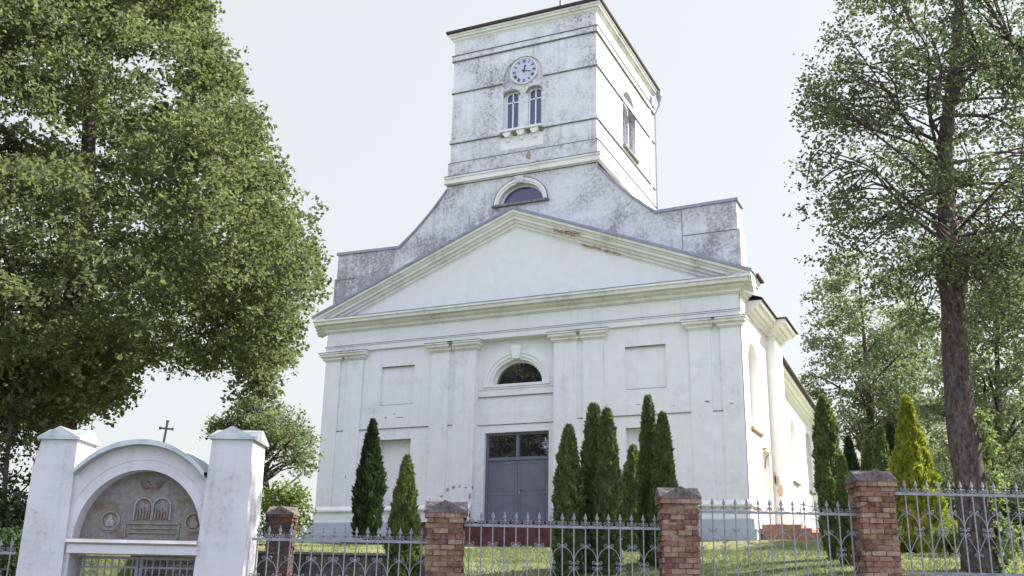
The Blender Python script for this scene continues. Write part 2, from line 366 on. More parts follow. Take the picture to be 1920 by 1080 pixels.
# pilasters (four pairs) with capitals
def pilaster(x0, x1, side=False):
    d = .35 if side else .12
    p = MB(); p.box(x0, x1, 0, d, 1.76, 7.98); po = p.build('pilaster', M['wall'], church)
    prof = [(.0,8.33),(.25,8.33),(.25,8.27),(.20,8.25),(.20,8.17),(.10,8.10),(.10,8.04),(.04,8.0),(.04,7.98),(0,7.98)]
    c = MB(); sweep(c, prof, [(x0, d), (x0, 0), (x1, 0), (x1, d)]); c.build('capital', M['trim'], po)
    k = MB(); sweep(k, [(.0,8.35),(.265,8.35),(.265,8.332),(0,8.332)], [(x0, d), (x0, 0), (x1, 0), (x1, d)]); k.build('ledge', M['darkledge'], po)
    return po
for s in (-1, 1):
    for a, b_, sd in ((8.24, 9.0, False), (7.09, 7.87, False), (2.91, 3.74, False), (1.705, 2.66, True)):
        pilaster(*(sorted((s*a, s*b_))), sd)
# base moulding and socle
ip = [(-9,6.2),(-9,0),(-1.717,0)]; ip2 = [(1.717,0),(9,0),(9,1.8)]
mp = [(0,1.80),(.05,1.78),(.11,1.70),(.15,1.66),(.15,1.60),(.08,1.56),(.05,1.50),(.05,1.16),(0,1.16)]
mb = MB()
for p in (ip, ip2): sweep(mb, mp, p)
mb.build('base_moulding', M['trim'], church)
mb = MB()
for p in (ip, ip2): sweep(mb, [(0,1.165),(.16,1.165),(.18,1.13),(.20,.80),(.26,.79),(.28,GZ),(0,GZ)], p)
mb.build('socle', M['socle'], church)
# string courses, dark drip edges
mb = MB()
for s in (-1, 1):
    x0, x1 = sorted((s*3.742, s*7.088)); mb.box(x0, x1, .0, .064, 4.93, 4.955)
    for a, b_ in ((7.872,8.238),(2.662,2.908)):
        x0, x1 = sorted((s*a, s*b_)); mb.box(x0, x1, .02, .075, 4.93, 4.955)
    x0, x1 = sorted((s*4.585, s*6.175)); mb.box(x0, x1, .07, .168, 7.545, 7.569); mb.box(x0, x1, .10, .168, 5.921, 5.945); mb.box(x0, x1, .05, .2, 4.46, 4.479)
mb.box(-1.715, 1.715, BAY-.03, BAY-.001, 4.90, 4.925); mb.box(-1.715, 1.715, BAY-.03, BAY+.028, 6.04, 6.062)
mb.build('drip_edge', M['darkledge'], church)
# architrave / frieze
mb = MB(); loop = [(-9,6.2),(-9,0),(9,0),(9,1.35)]
sweep(mb, [(0,8.62),(.06,8.62),(.06,8.58),(.02,8.57),(.02,8.352),(0,8.352)], loop); mb.build('architrave', M['wall'], church)
mb = MB(); sweep(mb, [(0,8.635),(.075,8.635),(.075,8.622),(0,8.622)], loop); mb.build('architrave_ledge', M['darkledge'], church)
mb = MB(); cp = [(0,9.80),(.50,9.80),(.50,9.70),(.44,9.68),(.42,9.56),(.24,9.54),(.22,9.46),(.10,9.38),(.08,9.29),(.02,9.27),(.02,9.24),(0,9.24)]
sweep(mb, cp, loop); mb.build('cornice', M['trim'], church)
mb = MB(); sweep(mb, [(-.02,9.835),(.53,9.82),(.53,9.785),(.50,9.785),(.49,9.803),(-.02,9.803)], [(-8.9,0.02),(8.9,0.02)]); mb.build('cornice_flashing', M['flash'], church)
# raking cornice
def raking(mb, prof, tipx, tipz, apz, m=0):
    sl_ = math.atan2(apz-tipz, tipx); cs = math.cos(sl_)
    k = len(prof); vs = []
    for X, Z in ((-tipx, tipz), (0, apz), (tipx, tipz)):
        for n_, y in prof: vs.append((X, y, Z-n_/cs))
    fs = []
    for i in range(2):
        for q in range(k-1): fs.append((i*k+q, (i+1)*k+q, (i+1)*k+q+1, i*k+q+1))
    fs += [tuple(range(k)), tuple(2*k+q for q in range(k))]
    mb.add(vs, fs, m)
TX, TZ, AZ = 9.55, 9.92, 13.70
rp = [(0,.36),(0,-.44),(.14,-.43),(.18,-.36),(.24,-.33),(.26,-.28),(.36,-.27),(.38,-.18),(.48,-.15),(.50,-.07),(.60,-.05),(.62,.0),(.68,.02),(.68,.36)]
mb = MB(); raking(mb, rp, TX, TZ, AZ); mb.build('raking_cornice', M['trim'], church)
mb = MB(); raking(mb, [(-.07,.40),(-.07,-.49),(.03,-.49),(.03,-.445),(-.008,-.445),(-.008,.40)], TX+.05, TZ-.02, AZ); mb.build('roof_flashing', M['flash'], church)
mb = MB(); mb.prism([(-8.9,9.80),(8.9,9.80),(0,13.25)], .03, .34); mb.build('tympanum', M['tymp'], church)
# broken render on the right slope
mb = MB(); rr = random.Random(5)
for (x, n_, L, h) in ((1.75,.36,.9,.05),(2.3,.30,.6,.03),(2.9,.60,.8,.04),(3.8,.60,.7,.025),(.95,.15,.8,.03)):
    for k in range(5):
        t = x+L*k/5; z = AZ-(AZ-TZ)/TX*t-(n_+rr.uniform(-.02,.02))/.93
        yy = -.30 if n_ < .4 else (-.06 if n_ > .5 else -.435); mb.prism([(t,z-h),(t+L/4.6,z-h-.07),(t+L/4.6,z+h*.4-.07),(t,z+h*rr.uniform(.3,1))], yy-.03, yy+.1)
mb.build('broken_render', M['rust'], church)
# returns of the pediment roof on the right side
mb = MB()
for s in (-1, 1):
    a, b_ = sorted((s*9.0, s*9.55)); mb.box(a, b_, .3, 1.35, 9.80, 9.95)
mb.build('pediment_return', M['trim'], church)
mb = MB()
for s in (-1, 1):
    a, b_ = sorted((s*8.6, s*9.68)); mb.box(a, b_, .36, 1.5, 9.952, 10.02)
mb.build('return_roof', M['shingle'], church)
# ---- attic wall (stepped gable behind the pediment)
AY = .36
def curve(x0, z0, x1, z1, n=8, sag=.16):
    return [(x0+(x1-x0)*t, z0+(z1-z0)*t - sag*math.sin(PI*t)) for t in [i/n for i in range(1, n)]]
TW = 3.42
L_ = [(-9.0,13.02),(-5.84,12.95)]+curve(-5.84,12.95,-3.55,15.28)+[(-3.55,15.28)]
Rr = [(3.45,15.33)]+curve(3.45,15.33,5.84,12.95)+[(5.84,12.95),(9.0,13.02)]
mb = MB()
def strip(mb, top, zlo, y0, y1):
    for a, b_ in zip(top, top[1:]):
        mb.quad((a[0],y0,zlo),(b_[0],y0,zlo),(b_[0],y0,b_[1]),(a[0],y0,a[1]))
        mb.quad((a[0],y1,zlo),(b_[0],y1,zlo),(b_[0],y1,b_[1]),(a[0],y1,a[1]))
        mb.quad((a[0],y0,a[1]),(b_[0],y0,b_[1]),(b_[0],y1,b_[1]),(a[0],y1,a[1]))
strip(mb, L_, 9.9, AY, 1.25); strip(mb, Rr, 9.9, AY, 1.25)
for x in (-9.0, 9.0): mb.quad((x,AY,9.9),(x,1.25,9.9),(x,1.25,13.02),(x,AY,13.02))
mb.quad((-3.55,AY,9.9),(-1.5,AY,9.9),(-1.5,AY,15.5),(-3.55,AY,15.5)); mb.quad((1.5,AY,9.9),(3.45,AY,9.9),(3.45,AY,15.5),(1.5,AY,15.5))
arch_wall(mb, -1.5, 1.5, 9.9, 15.5, 0.02, 14.24, 14.24, 1.02, .86, AY, .3)
for s in (-1, 1):
    a, b_ = sorted((s*9.09, s*5.5)); mb.prism([(a,9.9),(b_,9.9),(b_,11.8 if s<0 else 11.86),(a,11.86 if s<0 else 11.86)] , AY-.045, AY-.002) if s > 9 else None
    a, b_ = sorted((s*9.002, s*9.09)); mb.box(a, b_, AY-.03, 1.25, 9.9, 11.86)
mb.build('attic_wall', M['dirty'], church)
mb = MB()
for top in (L_, Rr):
    for a, b_ in zip(top, top[1:]):
        mb.quad((a[0],AY-.06,a[1]+.09),(b_[0],AY-.06,b_[1]+.09),(b_[0],1.32,b_[1]+.09),(a[0],1.32,a[1]+.09))
        mb.quad((a[0],AY-.06,a[1]-.03),(b_[0],AY-.06,b_[1]-.03),(b_[0],AY-.06,b_[1]+.09),(a[0],AY-.06,a[1]+.09))
        mb.quad((a[0],AY-.06,a[1]-.03),(b_[0],AY-.06,b_[1]-.03),(b_[0],AY-.001,b_[1]-.03),(a[0],AY-.001,a[1]-.03))
for x in (-9.04, 9.04): mb.box(x-.03, x+.03, AY-.06, 1.32, 12.99, 13.11)
mb.build('attic_coping', M['flash'], church)
mb = MB()
for (x0,x1,z,h) in ((6.9,9.0,11.86,.03),(-9.0,-7.9,11.83,.03)): mb.box(x0,x1,AY-.015,AY-.001,z-h,z)
mb.box(6.86,6.885,AY-.012,AY-.001,11.3,12.9)
mb.build('attic_groove', M['darkledge'], church)
# attic lunette
def lunette(name, cx, zb, rx, rz, y, wall_y, glassm, mull=True, outer=None):
    f = MB(); arch_band(f, cx, zb, rx-.07, rx, rz-.07, rz, y-.06, y+.02); f.box(cx-rx, cx+rx, y-.06, y+.02, zb, zb+.06)
    o = f.build(name, M['whitewood'] if mull else M['trim'], church)
    g = MB(); arch_face(g, cx, zb, zb, rx-.05, rz-.05, y); g.build('glass', glassm, o)
    return o
lw = lunette('arched_window', .02, 14.24, 1.02, .86, AY+.26, AY, M['vglass'], False)
mb = MB(); arch_band(mb, .02, 14.24, 1.04, 1.13, .87, .96, AY-.05, AY+.05); arch_band(mb, .02, 14.24, 1.13, 1.22, .96, 1.09, AY-.09, AY+.05)
mb.build('archivolt', M['trim'], lw)
mb = MB(); arch_band(mb, .02, 14.24, 1.225, 1.25, 1.092, 1.12, AY-.10, AY+.05); mb.build('archivolt_edge', M['darkledge'], lw)
mb = MB(); mb.box(-1.28, 1.32, AY-.16, AY+.2, 14.14, 14.235); mb.build('sill', M['darkledge'], lw)
mb = MB(); mb.prism([(-.16,15.10),(.14,15.10),(.20,15.42),(-.22,15.42)], AY-.16, AY); mb.build('keystone', M['dirty'], lw)
# facade lunette
lw = lunette('arched_window', 0, 6.52, 1.08, .96, BAY+.26, BAY, M['glass'], False)
mb = MB(); arch_band(mb, 0, 6.52, 1.09, 1.20, .97, 1.08, BAY-.04, BAY+.02, legs=.1); arch_band(mb, 0, 6.52, 1.20, 1.34, 1.08, 1.22, BAY-.08, BAY+.02, legs=.1); arch_band(mb, 0, 6.52, 1.34, 1.44, 1.22, 1.32, BAY-.11, BAY+.02, legs=.1)
mb.build('archivolt', M['tymp'], lw)
mb = MB(); mb.prism([(-.15,7.50),(.15,7.50),(.22,8.04),(-.22,8.04)], BAY-.20, BAY+.02); mb.build('keystone', M['wall'], lw)
mb = MB(); mb.box(-1.712, 1.712, BAY-.03, BAY-.001, 6.34, 6.41); mb.box(-1.2, 1.2, BAY-.06, BAY+.28, 6.42, 6.515); mb.build('sill', M['wall'], lw)
# main door
door = MB(); door.box(-1.38,-1.27,.5,.66,1.0,4.6); door.box(1.27,1.38,.5,.66,1.0,4.6); door.box(-1.27,1.27,.5,.66,4.50,4.6); door.box(-1.27,1.27,.50,.62,3.52,3.64); door.box(-.06,.06,.49,.64,3.64,4.5)
dr = door.build('door', M['door'], church)
for s in (-1, 1):
    l = MB(); a, b_ = sorted((s*.006, s*1.27)); l.box(a, b_, .54, .61, 1.0, 3.52)
    a2, b2 = sorted((s*.12, s*1.15))
    for (z0, z1) in ((1.2, 2.2), (2.35, 3.4)):
        for q in ((a2,b2,z0,z0+.03),(a2,b2,z1-.03,z1),(a2,a2+.03,z0,z1),(b2-.03,b2,z0,z1)): l.box(q[0],q[1],.528,.541,q[2],q[3])
    l.build('door_leaf', M['door'], dr)
    g = MB(); a, b_ = sorted((s*.06, s*1.27)); g.box(a, b_, .575, .585, 3.64, 4.5); g.build('glass', M['glass'], dr)
h = MB(); h.lathe([(.0,.0),(.05,.0),(.05,.03),(0,.04)], (0,0,0), 10)
h.tube([(.09,.50,2.40),(.09,.47,2.40),(.22,.465,2.40)], .018, 6); h.box(.06,.12,.52,.54,2.22,2.45)
h.v = [v for v in h.v]; h.build('handle', M['iron'], dr)
# ---- front block side walls
Ms = Matrix(((0,-1,0,9.0),(1,0,0,0),(0,0,1,0),(0,0,0,1)))        # local (x=along y, y=depth inwards, z)
mb = MB()
relief(mb, [0,.6,2.9,3.0,4.25,5.0], [GZ,1.0,3.98,4.2], lambda x, z: (.35 if (3.0 < x < 4.25 and 1.0 < z < 3.98) else 0.0), M=Ms)
arch_wall(mb, 0, 5.0, 4.2, 9.3, 2.05, 4.5, 7.0, .95, .80, 0.0, .32, Ms)
arch_face(mb, 2.05, 4.5, 7.0, .95, .80, .32, Ms)
mb.quad((9,0,GZ),(9,.1,GZ),(9,.1,9.3),(9,0,9.3))
mb.add([(-9,0,GZ),(-9,6.5,GZ),(-9,6.5,9.3),(-9,0,9.3)], [(0,1,2,3)])
mb.box(9.0, 9.36, 4.95, 6.6, GZ, 8.75)                               # buttress pilaster
mb.quad((9,6.5,GZ),(-9,6.5,GZ),(-9,6.5,9.3),(9,6.5,9.3))
mb.build('side_wall', M['side'], church)
mb = MB(); mb.box(8.95, 9.10, 1.02, 3.08, 4.40, 4.49); mb.build('window_sill', M['rust'], church)
sc_prof = [(0,9.28),(.55,9.28),(.55,9.17),(.44,9.15),(.42,9.04),(.26,9.02),(.24,8.93),(.12,8.88),(.10,8.75),(0,8.74)]
mb = MB(); sweep(mb, sc_prof, [(9,1.36),(9,4.95),(9.36,4.95),(9.36,6.6),(9,6.6),(8.5,6.6)]); mb.build('side_cornice', M['side'], church)
mb = MB(); sweep(mb, [(-.4,9.36),(.62,9.34),(.64,9.29),(.5,9.281),(-.4,9.281)], [(9,1.40),(9,4.95),(9.36,4.95),(9.36,6.6),(9,6.6),(8.5,6.6)]); mb.build('eave', M['shingle'], church)
mb = MB(); mb.add([(9.6,1.26,9.36),(9.6,6.9,9.36),(0,6.9,12.6),(0,1.26,12.6),(-9.6,1.26,9.36),(-9.6,6.9,9.36)], [(0,1,2,3),(3,2,5,4)]); mb.build('front_roof', M['shingle'], church)
# chipped render by the side door
def blob_patch(name, pts, m, parent, X=9.0, th=.01, seed=1):
    r_ = random.Random(seed); mb = MB()
    for (y, z, ry, rz) in pts:
        n = 14; ring = [(X, y+ry*math.cos(2*PI*k/n)*r_.uniform(.7,1.15), z+rz*math.sin(2*PI*k/n)*r_.uniform(.7,1.15)) for k in range(n)]
        mb.add([(X+th, a, b) for _, a, b in ring]+[(X, a, b) for _, a, b in ring], [tuple(range(n))]+[(k,(k+1)%n,(k+1)%n+n,k+n) for k in range(n)])
    return mb.build(name, m, parent)
M['buff'] = simple('exposed_buff_undercoat', (.52,.40,.27), (.62,.52,.38), 6, .95, .1, 0, .4, .02)
blob_patch('bare_patch', [(4.28,2.6,.07,1.25),(4.25,3.75,.10,.30),(3.6,4.0,.5,.07),(4.26,1.6,.05,.6)], M['rust'], church, 9.0, .012, 3)
blob_patch('bare_patch', [(.9,2.9,.05,.42)], M['rust'], church, 9.0, .01, 4)
mb = MB(); r_ = random.Random(8)
for (cx, cz, rx, rz) in ((9.13,2.95,.11,.22),(9.24,2.55,.12,.25),(9.06,3.05,.05,.3)):
    n = 12; ring = [(cx+rx*math.cos(2*PI*k/n)*r_.uniform(.7,1.2), cz+rz*math.sin(2*PI*k/n)*r_.uniform(.7,1.2)) for k in range(n)]
    mb.add([(x, 4.94, z) for x, z in ring], [tuple(range(n))])
mb.build('bare_patch', M['buff'], church)
mb = MB(); r_ = random.Random(21)
for px_, py_, rx, rz in ((838,918,.10,.09),(850,914,.09,.06),(862,912,.05,.06),(874,914,.08,.04),(828,930,.10,.05),(886,914,.05,.09),(818,940,.04,.06),(806,935,.05,.03),(648,895,.03,.10),(881,930,.05,.14),(1262,760,.05,.02),(1196,758,.12,.02),(1326,753,.12,.05),(1372,756,.10,.03),(748,782,.25,.03),(722,783,.05,.05),(738,776,.04,.04)):
    p_ = onY(px_, py_, 0.0); n = 12; yb = -.003 if abs(p_[0]) > 7.08 or 2.9 < abs(p_[0]) < 3.75 or abs(p_[0]) < 2.67 else (.06 if 4.95 < p_[2] < 5.45 else .035)
    if 2.67 < abs(p_[0]) < 2.9: yb = .04
    if p_[2] > 5.45 and 3.74 < abs(p_[0]) < 7.09: yb = .075
    mb.add([(p_[0]+rx*math.cos(2*PI*k/n)*r_.uniform(.45,1.2), yb, p_[2]+rz*math.sin(2*PI*k/n)*r_.uniform(.45,1.2)) for k in range(n)], [tuple(range(n))])
mb.build('render_loss', simple('flaked_render', (.20,.17,.15), (.45,.40,.35), 14, .95, .1, 0, .5, .02), church)
sd = MB(); sd.v = []; sd.add([tuple(Ms @ Vector(p)) for p in ((3.0,.34,1.0),(4.25,.34,1.0),(4.25,.34,3.98),(3.0,.34,3.98))], [(0,1,2,3)])
sdo = sd.build('side_door', M['side'], church)
hk = MB(); hk.tube([(9.0,2.9,3.9),(9.25,2.9,3.95),(9.3,2.9,3.75),(9.12,2.95,3.6),(9.05,3.0,3.2)], .02, 5); hk.build('lamp_bracket', M['black'], church)
# ---- nave
NX = 8.5
Mn = Matrix(((0,-1,0,NX),(1,0,0,0),(0,0,1,0),(0,0,0,1)))
mb = MB()
for (a, b_, c_) in ((6.6,11.0,8.9),(11.0,16.0,13.7),(16.0,21.0,18.5)):
    relief(mb, [a,b_], [GZ,3.6], lambda x, z: 0.0, M=Mn)
    arch_wall(mb, a, b_, 3.6, 8.1, c_, 3.75, 6.1, .8, .68, 0.0, .28, Mn)
    if c_ < 18: arch_face(mb, c_, 3.75, 6.1, .8, .68, .28, Mn)
mb.add([(-NX,6.6,GZ),(-NX,21,GZ),(-NX,21,8.1),(-NX,6.6,8.1)], [(0,1,2,3)])
mb.build('nave_wall', M['side'], church)
wn = MB(); arch_band(wn, 18.5, 6.1, .72, .8, .60, .68, .18, .27, Mn, legs=2.35); wno = wn.build('nave_window', M['whitewood'], church)
wg = MB(); arch_face(wg, 18.5, 3.75, 6.1, .8, .68, .26, Mn); wg.build('glass', M['glass'], wno)
mb = MB()
for c_ in (8.9, 13.7, 18.5): mb.box(NX-.1, NX+.14, c_-.85, c_+.85, 3.66, 3.74)
mb.build('window_sill', M['darkledge'], church)
mb = MB(); k = [(0,0),(.5,0),(.5,-.10),(.38,-.13),(.36,-.25),(.22,-.27),(.20,-.36),(.08,-.42),(.06,-.58),(0,-.6)]
vs = []
for (y, zt) in ((6.6,8.58),(20.9,7.62)):
    vs += [(NX+o, y, zt+z) for o, z in k]
n = len(k); mb.add(vs, [(q, n+q, n+q+1, q+1) for q in range(n-1)]); mb.build('nave_cornice', M['side'], church)
mb = MB(); mb.add([(NX+.68,6.6,8.60),(NX+.68,20.9,7.64),(NX+.68,20.9,7.72),(NX+.68,6.6,8.68),(NX-.2,6.6,8.60),(NX-.2,20.9,7.64),(0,6.6,11.6),(0,20.9,11.2),(-NX-.6,6.6,8.6),(-NX-.6,20.9,7.7)],
  [(0,1,2,3),(0,4,5,1),(3,2,7,6),(6,7,9,8)]); mb.build('nave_roof', M['shingle'], church)
# sacristy with a scrolled gable beyond the nave
mb = MB(); prof = [(NX-6,GZ),(NX+1.95,GZ),(NX+1.95,5.45),(NX+2.1,5.5),(NX+2.28,5.75),(NX+2.25,6.05),(NX+2.05,6.2),(NX+1.8,6.12),(NX+1.5,6.5),(NX+1.2,7.0),(NX+.9,7.7),(NX,8.3),(NX-6,9.5)]
mb.prism(prof, 21.0, 24.5); so_ = mb.build('sacristy_wall', M['side'], church)
# ---- tower
TD = 8.4; T0 = AY-.01; T1 = T0+TD
mb = MB()
def towerface(mb, M_, n_):
    pass
for z0, z1, xw in ((15.5,16.53,TW+.05),):
    pass
# front face with arched recess
arch_wall(mb, -TW, TW, 16.53, 22.9, 0.02, 17.60, 20.22, .93, .91, T0, .10)
P2 = T0+.10
arch_wall(mb, -.91, -.12+.02, 17.60, 20.0, -.53, 17.80, 19.36, .31, .20, P2, .22)
arch_wall(mb, -.10, .95, 17.60, 20.0, .55, 17.80, 19.36, .31, .20, P2, .22)
mb.add([(x, P2, z) for x, z in [(-.91,20.0),(.95,20.0)]+arch_pts(.02,20.22,.93,.91,20)[::-1]], [tuple(range(23))])
# right face with arched window recess
Mt = Matrix(((0,-1,0,TW),(1,0,0,0),(0,0,1,0),(0,0,0,1)))
arch_wall(mb, T0, T1, 16.53, 22.9, 4.75, 17.78, 19.9, .95, .9, 0.0, .26, Mt)
arch_wall(mb, 3.8, 5.7, 17.78, 20.9, 4.75, 17.9, 19.9, .55, .42, .26, .2, Mt)
mb.quad((-TW,T0,16.53),(-TW,T1,16.53),(-TW,T1,22.9),(-TW,T0,22.9)); mb.quad((-TW,T1,15),(TW,T1,15),(TW,T1,22.9),(-TW,T1,22.9))
tw_ = [(-TW-.07,T0-.07),(TW+.05,T0-.07),(TW+.05,T1),(-TW-.07,T1)]
for a, b_ in ((0,1),(1,2),(3,0)):
    p, q = tw_[a], tw_[b_]; mb.quad((p[0],p[1],15.5),(q[0],q[1],15.5),(q[0],q[1],16.53),(p[0],p[1],16.53))
mb.add([(x,y,16.53) for x,y in tw_], [(0,1,2,3)])
mb.quad((TW,AY+.9,9.4),(TW,T1,9.4),(TW,T1,15.6),(TW,AY+.9,15.6)); mb.quad((-TW,AY+.9,9.4),(-TW,T1,9.4),(-TW,T1,15.6),(-TW,AY+.9,15.6)); mb.quad((-TW,T1,9.4),(TW,T1,9.4),(TW,T1,15.6),(-TW,T1,15.6))
mb.build('tower_wall', M['tower'], church)
ring = [(-TW,T0),(TW,T0),(TW,T1),(-TW,T1)]
def ringsweep(name, prof, m, rg=ring):
    mb = MB(); sweep(mb, prof, rg, True); return mb.build(name, m, church)
mb = MB()
sweep(mb, [(0,15.93),(.17,15.88),(.17,15.80),(.12,15.78),(.12,15.66),(.16,15.64),(.16,15.56),(.08,15.53),(0,15.52)], [(x*1.012, y) for x, y in ring], True)
mb.build('tower_base_cornice', M['trim'], church)
ringsweep('tower_ledge', [(0,15.95),(.185,15.91),(.185,15.882),(0,15.932)], M['darkledge'])
ringsweep('tower_ledge', [(0,16.60),(.085,16.545),(.085,16.532),(0,16.532)], M['darkledge'])
def band(z, h=.20, o=.05, gap=None, lip=.03):
    segs = [[(-TW,T1),(-TW,T0),(gap[0],T0)], [(gap[1],T0),(TW,T0),(TW,T1)]] if gap else None
    b1 = MB(); b2 = MB()
    for mbx, pr in ((b1, [(0,z+h),(o,z+h),(o,z+.02),(0,z)]), (b2, [(0,z+h+.025),(o+.02,z+h+.012),(o+.02,z+h+.001),(0,z+h+.001)])):
        if gap:
            for s_ in segs: sweep(mbx, pr, s_)
        else: sweep(mbx, pr, ring, True)
    for mbx in (b1,):
        pass
    b1.build('tower_band', M['tower'], church)
    b3 = MB()
    for s_ in (segs or [ring]): sweep(b3, [(0,z-.001),(o+.006,z+.02-.001),(o+.006,z-.02),(0,z-.025)], s_, not gap)
    b3.build('drip_edge', M['darkledge'], church)
band(21.58, .25, .07); band(19.97, .24, .05, (-.93,.97)); band(17.50, .17, .05, (-.93,.97))
ringsweep('drip_edge', [(0,21.90),(.10,21.87),(.10,21.842),(0,21.842)], M['darkledge'])
tc = [(0,22.92),(.24,22.92),(.24,22.84),(.19,22.82),(.17,22.74),(.09,22.72),(.08,22.64),(.03,22.60),(0,22.56)]
ringsweep('tower_cornice', tc, M['trim'])
mb = MB(); sweep(mb, [(-.5,23.12),(.31,23.06),(.33,22.99),(.31,22.93),(-.5,22.925)], ring, True)
e = TW+.3; mb.add([(-e,T0-.3,23.06),(e,T0-.3,23.06),(e,T1+.3,23.06),(-e,T1+.3,23.06),(0,(T0+T1)/2,24.3)], [(0,1,4),(1,2,4),(2,3,4),(3,0,4)])
mb.build('tower_roof', M['shingle'], church)
mb = MB(); mb.tube([(.12,4.5,24.2),(.12,4.5,27.5)], .09, 8); mb.tube([(.12,4.5,27.5),(.12,4.5,29.5)], .05, 8); mb.box(-.55,.79,4.46,4.54,28.7,28.8); mb.build('roof_cross', M['flash'], church)
# rainwater funnel and downpipe at the back corner
mb = MB(); mb.lathe([(.17,.25),(.17,.0),(.06,-.35),(.05,-.5)], (TW+.36, T1-.1, 22.45), 8); mb.tube([(TW+.36,T1-.1,22.0),(TW+.12,T1-.1,21.5),(TW+.12,T1-.1,13)], .032, 6)
mb.build('downpipe', M['flash'], church)
mb = MB(); mb.box(TW+.001, TW+.04, T1-.9, T1-.55, 16.6, 21.5); mb.build('corner_strip', M['tower'], church)
# tower windows
def towwin(cx, y, M_=None, w_=.31, zb=17.80, zs_=19.36, rz=.20):
    f = MB(); T = Matrix.Identity(4) if M_ is None else M_
    arch_band(f, cx, zs_, w_-.05, w_, rz-.04, rz, y-.05, y+.03, legs=zs_-zb, M=T)
    for q in ((cx-.028,cx+.028,zb,zs_+rz-.01),(cx-w_,cx+w_,zs_-.30,zs_-.25),(cx-w_,cx+w_,zb,zb+.05)):
        t = MB(); t.box(q[0],q[1],y-.04,y+.02,q[2],q[3]); f.add([tuple(T @ Vector(p)) for p in t.v], t.f)
    o = f.build('tower_window', M['whitewood'], church)
    g = MB(); arch_face(g, cx, zb, zs_, w_-.02, rz-.02, y, M=T); g.build('glass', M['vglass'], o); return o
for cx in (-.53, .55):
    o = towwin(cx, P2+.16)
    hd = MB(); arch_band(hd, cx, 19.36, .32, .40, .21, .30, P2-.05, P2+.01); hd.build('hood', M['darkledge'], o)
o = towwin(4.75, .40, Mt, .55, 17.9, 19.9, .42)
mb = MB(); arch_band(mb, 4.75, 19.9, .93, .951, .88, .901, -.004, .25, Mt, legs=2.1); arch_band(mb, 4.75, 19.9, .56, .66, .43, .53, .245, .27, Mt, legs=2.0); mb.build('reveal', M['dirty'], o)
mb = MB(); mb.box(TW-.2, TW+.16, 3.7, 5.8, 17.66, 17.775); mb.build('window_sill', M['darkledge'], church)
# balcony shelf on scroll brackets
mb = MB(); mb.box(-.95, .99, T0-.26, T0+.1, 17.52, 17.62); bo = mb.build('balcony_shelf', M['trim'], church)
mb = MB()
for cx in (-.62, .02, .66):
    mb.prism([(cx-.17,17.515),(cx+.17,17.515),(cx+.19,17.42),(cx+.12,17.34),(cx+.07,17.28),(cx-.07,17.28),(cx-.12,17.34),(cx-.19,17.42)], T0-.21, T0)
    mb.prism([(cx-.09,17.275),(cx+.09,17.275),(cx+.06,17.12),(cx-.06,17.12)], T0-.1, T0)
mb.build('bracket', M['tymp'], bo)
mb = MB()
for cx in (-.9,-.3, .34, .95): mb.box(cx-.07, cx+.07, T0-.1, T0-.001, 17.36, 17.515)
mb.build('dark_block', M['darkledge'], bo)  # dark blocks under the shelf, beside and between the brackets
mb = MB(); mb.box(-.97,1.01,T0-.012,T0-.001,16.75,17.5); mb.build('clean_patch', M['tymp'], church)
blob = MB(); n = 14; r_ = random.Random(2); blob.add([(.38+.12*math.cos(2*PI*k/n)*r_.uniform(.6,1.2), T0-.076, 16.3+.22*math.sin(2*PI*k/n)*r_.uniform(.7,1.2)) for k in range(n)], [tuple(range(n))])
blob.build('rust_stain', simple('rust_stain', (.30,.20,.12), (.42,.36,.28), 9, .9, .1, 0, .3), church)
# clock
ck = empty('clock', (.04, P2, 20.45)); ck.parent = church
mb = MB(); n = 48
mb.add([(.60*math.cos(2*PI*k/n), -.05, .60*math.sin(2*PI*k/n)) for k in range(n)], [tuple(range(n))]); mb.build('face', M['clockface'], ck)
mb = MB()
for k in range(n):
    a, b_ = 2*PI*k/n, 2*PI*(k+1)/n
    q = lambda r, y, t: (r*math.cos(t), y, r*math.sin(t))
    mb.quad(q(.60,-.08,a),q(.60,-.08,b_),q(.645,-.08,b_),q(.645,-.08,a)); mb.quad(q(.645,-.08,a),q(.645,-.08,b_),q(.645,0,b_),q(.645,0,a)); mb.quad(q(.60,-.08,a),q(.60,-.08,b_),q(.60,-.05,b_),q(.60,-.05,a))
mb.build('rim', M['trim'], ck)
def stroke(mb, p, q, w_, y=-.062, T=None):
    p = Vector(p); q = Vector(q); d = (q-p).normalized(); nn = Vector((-d.y, d.x))*w_/2
    pts = [p-nn, p+nn, q+nn, q-nn]
    if T: pts = [T(a) for a in pts]
    mb.add([(a.x, y, a.y) for a in pts]+[(a.x, y+.01, a.y) for a in pts], [(0,1,2,3),(0,1,5,4),(1,2,6,5),(2,3,7,6),(3,0,4,7)])
NUM = ['XII','I','II','III','IIII','V','VI','VII','VIII','IX','X','XI']
mb = MB()
for i, s_ in enumerate(NUM):
    ang = -2*PI*i/12
    wd = {'I': .028, 'V': .065, 'X': .065}; tot = sum(wd[c] for c in s_)+.008*(len(s_)-1); x = -tot/2
    T = lambda p, ang=ang: Vector((p.x*math.cos(ang)-p.y*math.sin(ang), p.x*math.sin(ang)+p.y*math.cos(ang)))
    for c in s_:
        ww = wd[c]; a = x; b_ = x+ww; lo, hi = .40, .54
        if c == 'I': stroke(mb, ((a+b_)/2, lo), ((a+b_)/2, hi), .02, T=T)
        elif c == 'V': stroke(mb, (a, hi), ((a+b_)/2, lo), .022, T=T); stroke(mb, (b_, hi), ((a+b_)/2, lo), .012, T=T)
        else: stroke(mb, (a, hi), (b_, lo), .022, T=T); stroke(mb, (b_, hi), (a, lo), .012, T=T)
        x += ww+.008
mb.build('numerals', M['clockdark'], ck)
